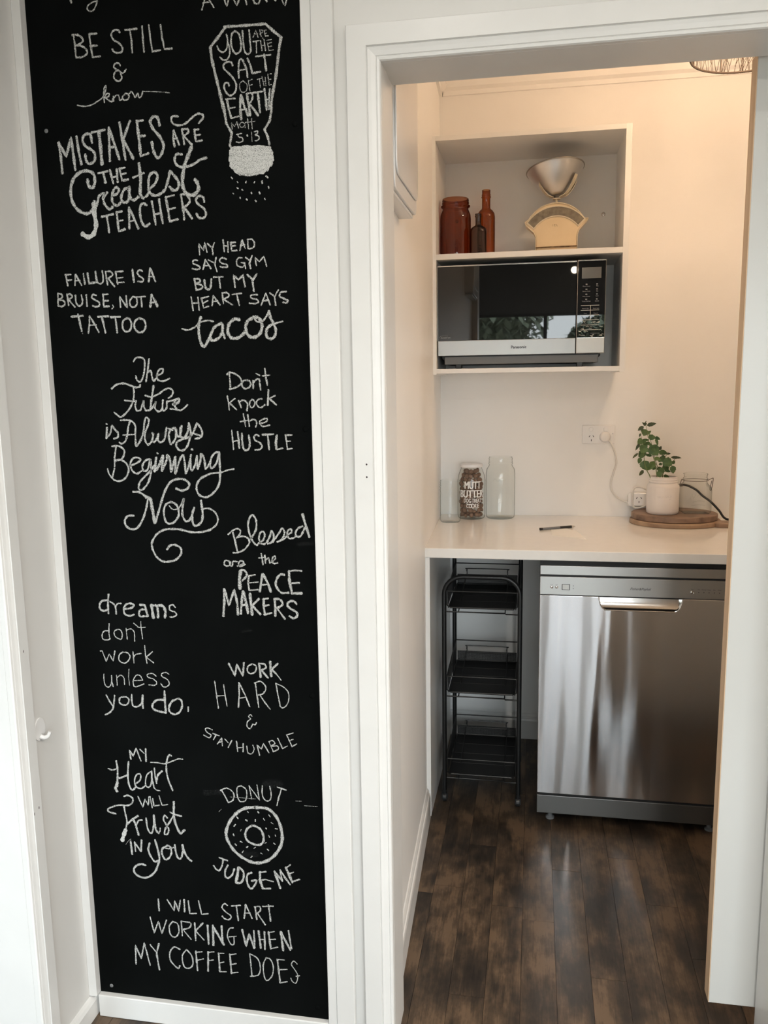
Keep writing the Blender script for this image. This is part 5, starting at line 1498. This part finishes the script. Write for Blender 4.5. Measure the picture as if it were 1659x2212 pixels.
for st in [[(-0.021, -0.004, 0.1273), (-0.0273, -0.0062, 0.1591), (-0.0323, -0.0003, 0.187), (-0.0417, -0.0048, 0.2158), (-0.0513, -0.005, 0.2401), (-0.0566, -0.0011, 0.2681), (-0.0617, -0.005, 0.2885), (-0.0673, -0.0027, 0.3206)], [(-0.004, 0.006, 0.1262), (-0.0023, 0.0034, 0.15), (-0.0015, 0.0087, 0.176), (-0.001, 0.0041, 0.1968), (0.0078, 0.0024, 0.2132), (0.0145, 0.0098, 0.2196)], [(-0.0432, -0.01, 0.1279), (-0.0519, -0.0126, 0.1434), (-0.0594, -0.0064, 0.157), (-0.0679, -0.0061, 0.1814), (-0.0708, -0.0091, 0.1979), (-0.0744, -0.0139, 0.2287), (-0.0772, -0.0135, 0.2569), (-0.0835, -0.0123, 0.275), (-0.0867, -0.0109, 0.291)], [(-0.0107, 0.0, 0.1269), (-0.0132, 0.0009, 0.1462), (-0.0235, 0.0037, 0.1744), (-0.0329, -0.0012, 0.2013), (-0.0401, -0.0029, 0.2318), (-0.0463, 0.0005, 0.2558), (-0.0551, -0.0029, 0.2743)], [(-0.0018, 0.008, 0.127), (-0.001, 0.0047, 0.1458), (0.0089, 0.0084, 0.1577), (0.0258, 0.0096, 0.176), (0.0322, 0.0045, 0.1907), (0.0419, 0.0076, 0.2026)]]: MB().tube(catmull([(st[0][0], st[0][1], .122)]+st[1:], 4), lambda q: .0017*(1-.55*q), 6).build('stem', M['stem'], pt, smooth=True)
for A, B_, w_, k_ in [((-0.0644, -0.0022, 0.3209), (-0.0329, -0.008, 0.3277), 0.0155, 'd'), ((-0.0783, -0.0217, 0.3187), (-0.0975, -0.0166, 0.3025), 0.0142, 'd'), ((-0.0698, -0.0296, 0.3231), (-0.082, -0.0326, 0.3313), 0.0129, 'd'), ((-0.0645, 0.0239, 0.3049), (-0.073, 0.0117, 0.2814), 0.0285, 'g'), ((-0.0626, 0.0033, 0.288), (-0.0485, 0.0028, 0.301), 0.0117, 'g'), ((-0.0604, -0.0275, 0.28), (-0.0361, -0.0332, 0.2784), 0.022, 'g'), ((-0.0338, 0.0122, 0.2772), (-0.0147, 0.0082, 0.2683), 0.0129, 'g'), ((-0.0296, 0.0135, 0.273), (-0.023, 0.003, 0.2475), 0.0104, 'g'), ((-0.0799, -0.0157, 0.2712), (-0.0982, -0.0273, 0.256), 0.0246, 'g'), ((-0.0872, 0.0004, 0.2559), (-0.1002, 0.0067, 0.229), 0.0104, 'd'), ((-0.0733, 0.0054, 0.2676), (-0.0534, 0.0085, 0.2664), 0.0109, 'g'), ((-0.0668, -0.007, 0.2605), (-0.0447, -0.0046, 0.2481), 0.0129, 'g'), ((-0.0686, -0.0239, 0.2497), (-0.086, -0.0315, 0.2242), 0.0363, 'g'), ((-0.0655, 0.0105, 0.2286), (-0.088, 0.0124, 0.204), 0.0285, 'g'), ((-0.0822, -0.0047, 0.2036), (-0.0917, -0.0168, 0.1834), 0.0161, 'g'), ((-0.0518, -0.014, 0.2489), (-0.0248, -0.0234, 0.2135), 0.0427, 'g'), ((-0.0202, -0.0131, 0.2327), (-0.0125, -0.0093, 0.2465), 0.0117, 'd'), ((-0.0226, -0.018, 0.2271), (0.0093, -0.0125, 0.2196), 0.0207, 'g'), ((0.0088, 0.0228, 0.2154), (0.0233, 0.01, 0.2176), 0.0091, 'd'), ((0.0221, -0.0073, 0.206), (0.0582, -0.0105, 0.2034), 0.0114, 'd'), ((-0.0953, -0.0286, 0.2219), (-0.1147, -0.0332, 0.2042), 0.0083, 'd'), ((-0.0395, 0.0244, 0.207), (-0.0667, 0.0128, 0.2142), 0.0117, 'g'), ((-0.0708, 0.0058, 0.1924), (-0.0622, -0.0055, 0.1579), 0.035, 'g'), ((-0.0337, 0.0047, 0.1905), (-0.0494, 0.0104, 0.1572), 0.0246, 'l'), ((-0.0725, -0.0178, 0.1592), (-0.0892, -0.0316, 0.1414), 0.0135, 'd'), ((-0.0382, -0.025, 0.2035), (-0.0152, -0.0271, 0.2008), 0.0155, 'l'), ((-0.0059, -0.029, 0.2), (0.0218, -0.0411, 0.1792), 0.0363, 'g'), ((-0.0028, -0.0002, 0.1769), (0.0182, 0.0061, 0.158), 0.0233, 'g'), ((0.0273, -0.0048, 0.1815), (0.0356, -0.01, 0.1942), 0.0129, 'g'), ((0.0315, 0.0083, 0.1741), (0.0327, -0.0036, 0.1459), 0.022, 'g'), ((0.0024, 0.0048, 0.1601), (0.0235, -0.0054, 0.1522), 0.0135, 'g'), ((-0.0247, 0.0065, 0.1618), (-0.0043, 0.0136, 0.1652), 0.0142, 'g'), ((-0.027, -0.0267, 0.1533), (-0.008, -0.0285, 0.1536), 0.0233, 'g'), ((0.0014, 0.0064, 0.1395), (0.0216, -0.0043, 0.1286), 0.0135, 'g'), ((-0.0089, -0.0139, 0.1844), (-0.0192, -0.006, 0.1774), 0.0109, 'g'), ((-0.0055, 0.0299, 0.2086), (0.009, 0.0185, 0.1934), 0.0155, 'g'), ((-0.083, 0.0123, 0.2915), (-0.0876, 0.0192, 0.2768), 0.0073, 'd'), ((-0.0231, -0.0158, 0.1946), (-0.0096, -0.0163, 0.1927), 0.0109, 'g'), ((-0.0214, -0.0274, 0.1574), (-0.0156, -0.0334, 0.1339), 0.0194, 'g'), ((-0.0707, 0.0104, 0.3239), (-0.0808, 0.0094, 0.331), 0.0057, 'd'), ((-0.0681, 0.0165, 0.3276), (-0.0664, 0.0044, 0.3366), 0.0036, 'd'), ((-0.0482, -0.0092, 0.2747), (-0.0558, -0.0042, 0.2884), 0.0155, 'g'), ((-0.0849, 0.005, 0.2026), (-0.0683, 0.001, 0.2193), 0.0155, 'g'), ((0.0054, -0.0059, 0.1937), (0.0035, 0.0018, 0.1706), 0.0207, 'g'), ((-0.0785, 0.0045, 0.3021), (-0.0852, -0.0091, 0.309), 0.0104, 'd'), ((-0.0508, 0.018, 0.2829), (-0.0376, 0.0112, 0.2712), 0.0181, 'g'), ((-0.0803, -0.004, 0.2683), (-0.0675, -0.0133, 0.2569), 0.0207, 'g'), ((-0.0623, -0.0034, 0.2561), (-0.0783, -0.0102, 0.2446), 0.0233, 'g'), ((-0.0375, -0.0247, 0.2417), (-0.0487, -0.0248, 0.2297), 0.0207, 'g'), ((-0.017, -0.0238, 0.2095), (-0.0043, -0.0206, 0.1891), 0.0207, 'g'), ((-0.0182, -0.0285, 0.1697), (-0.0036, -0.0253, 0.1512), 0.0207, 'g'), ((-0.0254, 0.0185, 0.1728), (-0.037, 0.0154, 0.1567), 0.0155, 'g'), ((0.0141, 0.0126, 0.1899), (0.0248, 0.004, 0.1806), 0.0181, 'g'), ((-0.0495, 0.0143, 0.1732), (-0.0573, 0.0096, 0.1552), 0.0207, 'l')]:
    A = Vector(A); B_ = Vector(B_); d = B_-A; n_ = 7; view = (A+Vector((0.464, 1.525, BZ))-Vector((0, -CAMD, CAMH))).normalized()
    side = d.cross(Vector((.1, 1, .25))).normalized(); up_ = side.cross(d).normalized(); mb = MB(); nn = 8
    for i in range(nn+1):
        q = i/nn; hw = w_*.5*(math.sin(math.pi*q**.72)**.8 if 0 < q < 1 else .02)*(1+.07*(-1)**i); c0 = A+d*q+up_*(math.sin(math.pi*q)*d.length*.10)
        mb.v += [tuple(c0-side*hw-up_*hw*.25), tuple(c0), tuple(c0+side*hw-up_*hw*.25)]
    for i in range(nn): mb.f += [(3*i, 3*i+1, 3*i+4, 3*i+3), (3*i+1, 3*i+2, 3*i+5, 3*i+4)]
    mb.build('leaf', M[{'g': 'leaf', 'd': 'leafd', 'l': 'leafl'}[k_]], pt, fix=False, smooth=80)

# clip-top jar
cj = thing('clip_top_jar', 'square clear glass jar with wire clip on the round boards, right of the plant', 'jar', loc=(.5800, 1.552, BZ))
def sq(h, r, zz): return [(x_, y_, zz) for x_, y_ in rrect(-h, h, -h, h, r, 4)]
rings = [sq(.044, .012, .001), sq(.0485, .014, .006), sq(.0495, .014, .014), sq(.0495, .014, .088), sq(.047, .020, .099), sq(.0425, .036, .108), sq(.0405, .0404, .114), sq(.0405, .0404, .121), sq(.0430, .0429, .124), sq(.0430, .0429, .127), sq(.0405, .0404, .129), sq(.0405, .0404, .138), sq(.0425, .0424, .141), sq(.0420, .0419, .144), sq(.0395, .0394, .145)]
mb = MB(); n = len(rings[0])
for r_ in rings: mb.v += r_
for k in range(len(rings)-1):
    for i in range(n): j = (i+1) % n; mb.f.append((k*n+i, k*n+j, (k+1)*n+j, (k+1)*n+i))
mb.f += [tuple(range(n))]
mb.build('glass_body', M['glass'], cj, smooth=50)
MB().tube([(.0440*math.cos(a), .0440*math.sin(a), .1195) for a in [2*math.pi*i/36 for i in range(36)]], .0012, 6, closed=True).build('neck_wire', M['wire'], cj)
MB().tube(catmull([(.044, -.004, .1195), (.056, -.008, .126), (.060, -.010, .124), (.055, -.010, .085), (.050, -.010, .088), (.055, -.010, .118)], 4), .0014, 6).build('clip_lever', M['wire'], cj)
MB().tube(catmull([(-.044, -.004, .1195), (-.050, -.006, .124), (-.055, -.008, .108), (-.052, -.008, .100)], 4), .0014, 6).box(-.058, -.048, -.012, -.004, .098, .108).build('clip_hinge', M['wire'], cj)
lt = MB()
for pts in ([(-.030, .055), (-.024, .075), (-.018, .060), (-.010, .078)], [(-.006, .066), (.004, .074), (.006, .062), (.014, .076)], [(-.020, .045), (.0, .050), (.022, .047)], [(-.024, .032), (.0, .036), (.024, .033)]):
    lt.tube(catmull([(a, -.0500, b) for a, b in pts], 5), .0012, 5)
lt.build('embossed_lettering', M['glass'], cj, smooth=True)
cj.rotation_euler = (0, 0, math.radians(6))

# ------------------------------------------------------------------ trolley
tr = thing('rolling_trolley', 'black metal three-tier rolling trolley under the left end of the counter', 'trolley', loc=(-.166, 1.11, 0))
def archf(y, top, w2, rb, z0=.045):
    pts = [(-w2, y, z0), (-w2, y, top-rb)]
    for i in range(1, 9): a = math.pi-math.pi/2*i/8; pts.append((-w2+rb+rb*math.cos(a), y, top-rb+rb*math.sin(a)))
    for i in range(0, 9): a = math.pi/2-math.pi/2*i/8; pts.append((w2-rb+rb*math.cos(a), y, top-rb+rb*math.sin(a)))
    pts.append((w2, y, z0)); return pts
MB().tube(archf(0, .812, .127, .062), .0078, 12).build('front_frame', M['black'], tr, smooth=True)
MB().tube(archf(.335, .885, .1235, .050), .0078, 12).build('rear_frame', M['black'], tr, smooth=True)
for k, zb in enumerate((.704, .404, .104)):
    bk = MB().box(-.112, .112, .008, .328, zb, zb+.0015)
    o = bk.build('basket', M['mesh'], tr)
    for s_ in (-1, 1):
        mb = MB(); x_ = .116*s_; mb.add([(x_, .004, zb), (x_, .330, zb+.012), (x_, .330, zb+.078), (x_, .004, zb+.057)], [(0, 1, 2, 3)]); mb.build('mesh_side', M['mesh'], o, fix=False)
    mb = MB().add([(-.112, .329, zb+.006), (.112, .329, zb+.006), (.112, .329, zb+.040), (-.112, .329, zb+.040)], [(0, 1, 2, 3)]); mb.build('mesh_back', M['mesh'], o, fix=False)
    wr = MB()
    wr.tube([(-.118, 0, zb+.057), (.118, 0, zb+.057)], .0022, 6).tube([(-.118, .335, zb+.080), (.118, .335, zb+.080)], .0022, 6)
    for s_ in (-1, 1):
        wr.tube([(.118*s_, 0, zb+.057), (.118*s_, .335, zb+.080)], .0022, 6); wr.tube([(.118*s_, -.004, zb+.060), (.1185*s_, -.004, zb+.010), (.104*s_, .002, zb)], .0022, 6)
        wr.tube([(.112*s_, .004, zb), (.112*s_, .330, zb+.002)], .0026, 6)
    wr.tube([(-.106, .002, zb), (.106, .002, zb)], .0028, 6).tube([(-.112, .329, zb+.004), (.112, .329, zb+.004)], .0026, 6)
    for yy in (.09, .17, .25): wr.tube([(-.112, yy, zb+.0008), (.112, yy, zb+.0008)], .0012, 5)
    wr.build('wire_rim', M['black'], o, smooth=True)
    hw = MB().tube(catmull([(-.075, .300, zb+.058), (-.075, .322, zb+.060), (-.070, .326, zb+.062), (.070, .326, zb+.062), (.075, .322, zb+.060), (.075, .300, zb+.058)], 3), .0019, 6)
    hw.tube([(-.078, .322, zb+.036), (.078, .322, zb+.036)], .0019, 6).tube([(-.075, .326, zb+.062), (-.075, .322, zb+.036)], .0019, 6).tube([(.075, .326, zb+.062), (.075, .322, zb+.036)], .0019, 6)
    hw.tube([(-.078, .322, zb+.036), (-.078, -.002, zb-.012)], .0019, 6).tube([(.078, .322, zb+.036), (.078, -.002, zb-.012)], .0019, 6)
    hw.tube([(-.122, .0, zb-.014), (.078, .0, zb-.014), (.080, 0, zb-.017), (.122, .0, zb-.017)], .0024, 6)
    hw.build('wire_holder', M['black'], o, smooth=True)
for x_, y_ in ((-.127, 0), (.127, 0), (-.1235, .335), (.1235, .335)):
    c_ = MB().tube([(x_, y_, .030), (x_, y_, .050)], .006, 8).box(x_-.010, x_-.007, y_-.010, y_+.014, .012, .034).box(x_+.007, x_+.010, y_-.010, y_+.014, .012, .034).build('caster', M['blackp'], tr)
    MB().tube([(x_-.006, y_+.004, .0165), (x_+.006, y_+.004, .0165)], .0163, 18).build('wheel', M['blackp'], c_)

# ------------------------------------------------------------------ pendant light
pd = thing('pendant_light', 'woven wire and rattan pendant shade glowing at the top of the pantry', 'light', loc=(.570, 1.000, 0))
RR = .153; ZL = 2.345
ring = lambda r, z, rad: MB().tube([(r*math.cos(a), r*math.sin(a), z) for a in [2*math.pi*i/48 for i in range(48)]], rad, 6, closed=True)
ring(RR, ZL, .0030).build('lower_ring', M['rattan'], pd, smooth=True)
ring(RR*.98, ZL+.055, .0018).build('middle_ring', M['rattan'], pd, smooth=True); ring(RR*.80, ZL+.125, .0025).build('upper_ring', M['rattan'], pd, smooth=True)
for i in range(8):
    a = 2*math.pi*i/8+.3; MB().tube([(RR*q*math.cos(a), RR*q*math.sin(a), z_) for q, z_ in ((1, ZL), (.99, ZL+.05), (.93, ZL+.09), (.80, ZL+.125), (.3, ZL+.150))], .0026, 6).build('rib', M['rattan'], pd, smooth=True)
ws = MB(); r9 = random.Random(4)
for i in range(230):
    a = r9.uniform(0, 6.283); z0_ = ZL+r9.choice([0, 0, r9.uniform(0, .05)]); z1_ = ZL+.055+r9.choice([0, r9.uniform(-.02, .06)]); b = a+r9.uniform(-.16, .16)
    f_ = lambda z_: RR*(1.005-.02*max(0, (z_-ZL)/.055)-(.17*max(0, (z_-ZL-.06)/.07)))
    ws.tube([(f_(z0_)*math.cos(a), f_(z0_)*math.sin(a), z0_-.003), (f_((z0_+z1_)/2)*1.01*math.cos((a+b)/2), f_((z0_+z1_)/2)*1.01*math.sin((a+b)/2), (z0_+z1_)/2), (f_(z1_)*math.cos(b), f_(z1_)*math.sin(b), z1_)], .0008, 4)
ws.build('woven_strands', M['rattan'], pd, fix=False, kind='stuff')
MB().lathe([(0, 2.500), (.020, 2.500), (.020, 2.465), (.012, 2.460), (.012, 2.448), (0, 2.448)], n=20).tube([(0, 0, 2.50), (0, 0, 2.60)], .004, 8).build('lamp_holder', M['blackp'], pd, smooth=True)
MB().lathe([(0, CEIL-.012), (.045, CEIL-.010), (.050, CEIL)], n=28).build('ceiling_rose', M['plastic'], pd, smooth=True)
MB().ball((0, 0, 2.420), .030, 20, 12).build('bulb', M['bulb'], pd, smooth=True)
dn = thing('globe_pendant', 'small lit globe lamp hanging behind the camera, mirrored in the microwave door', 'light', loc=(.326, -3.3, 0))
MB().ball((0, 0, 2.387), .030, 20, 12).build('globe', M['downl'], dn, smooth=True)
MB().tube([(0, 0, 2.415), (0, 0, CEIL)], .003, 8).box(-.012, .012, -.012, .012, 2.412, 2.44).build('flex', M['blackp'], dn)
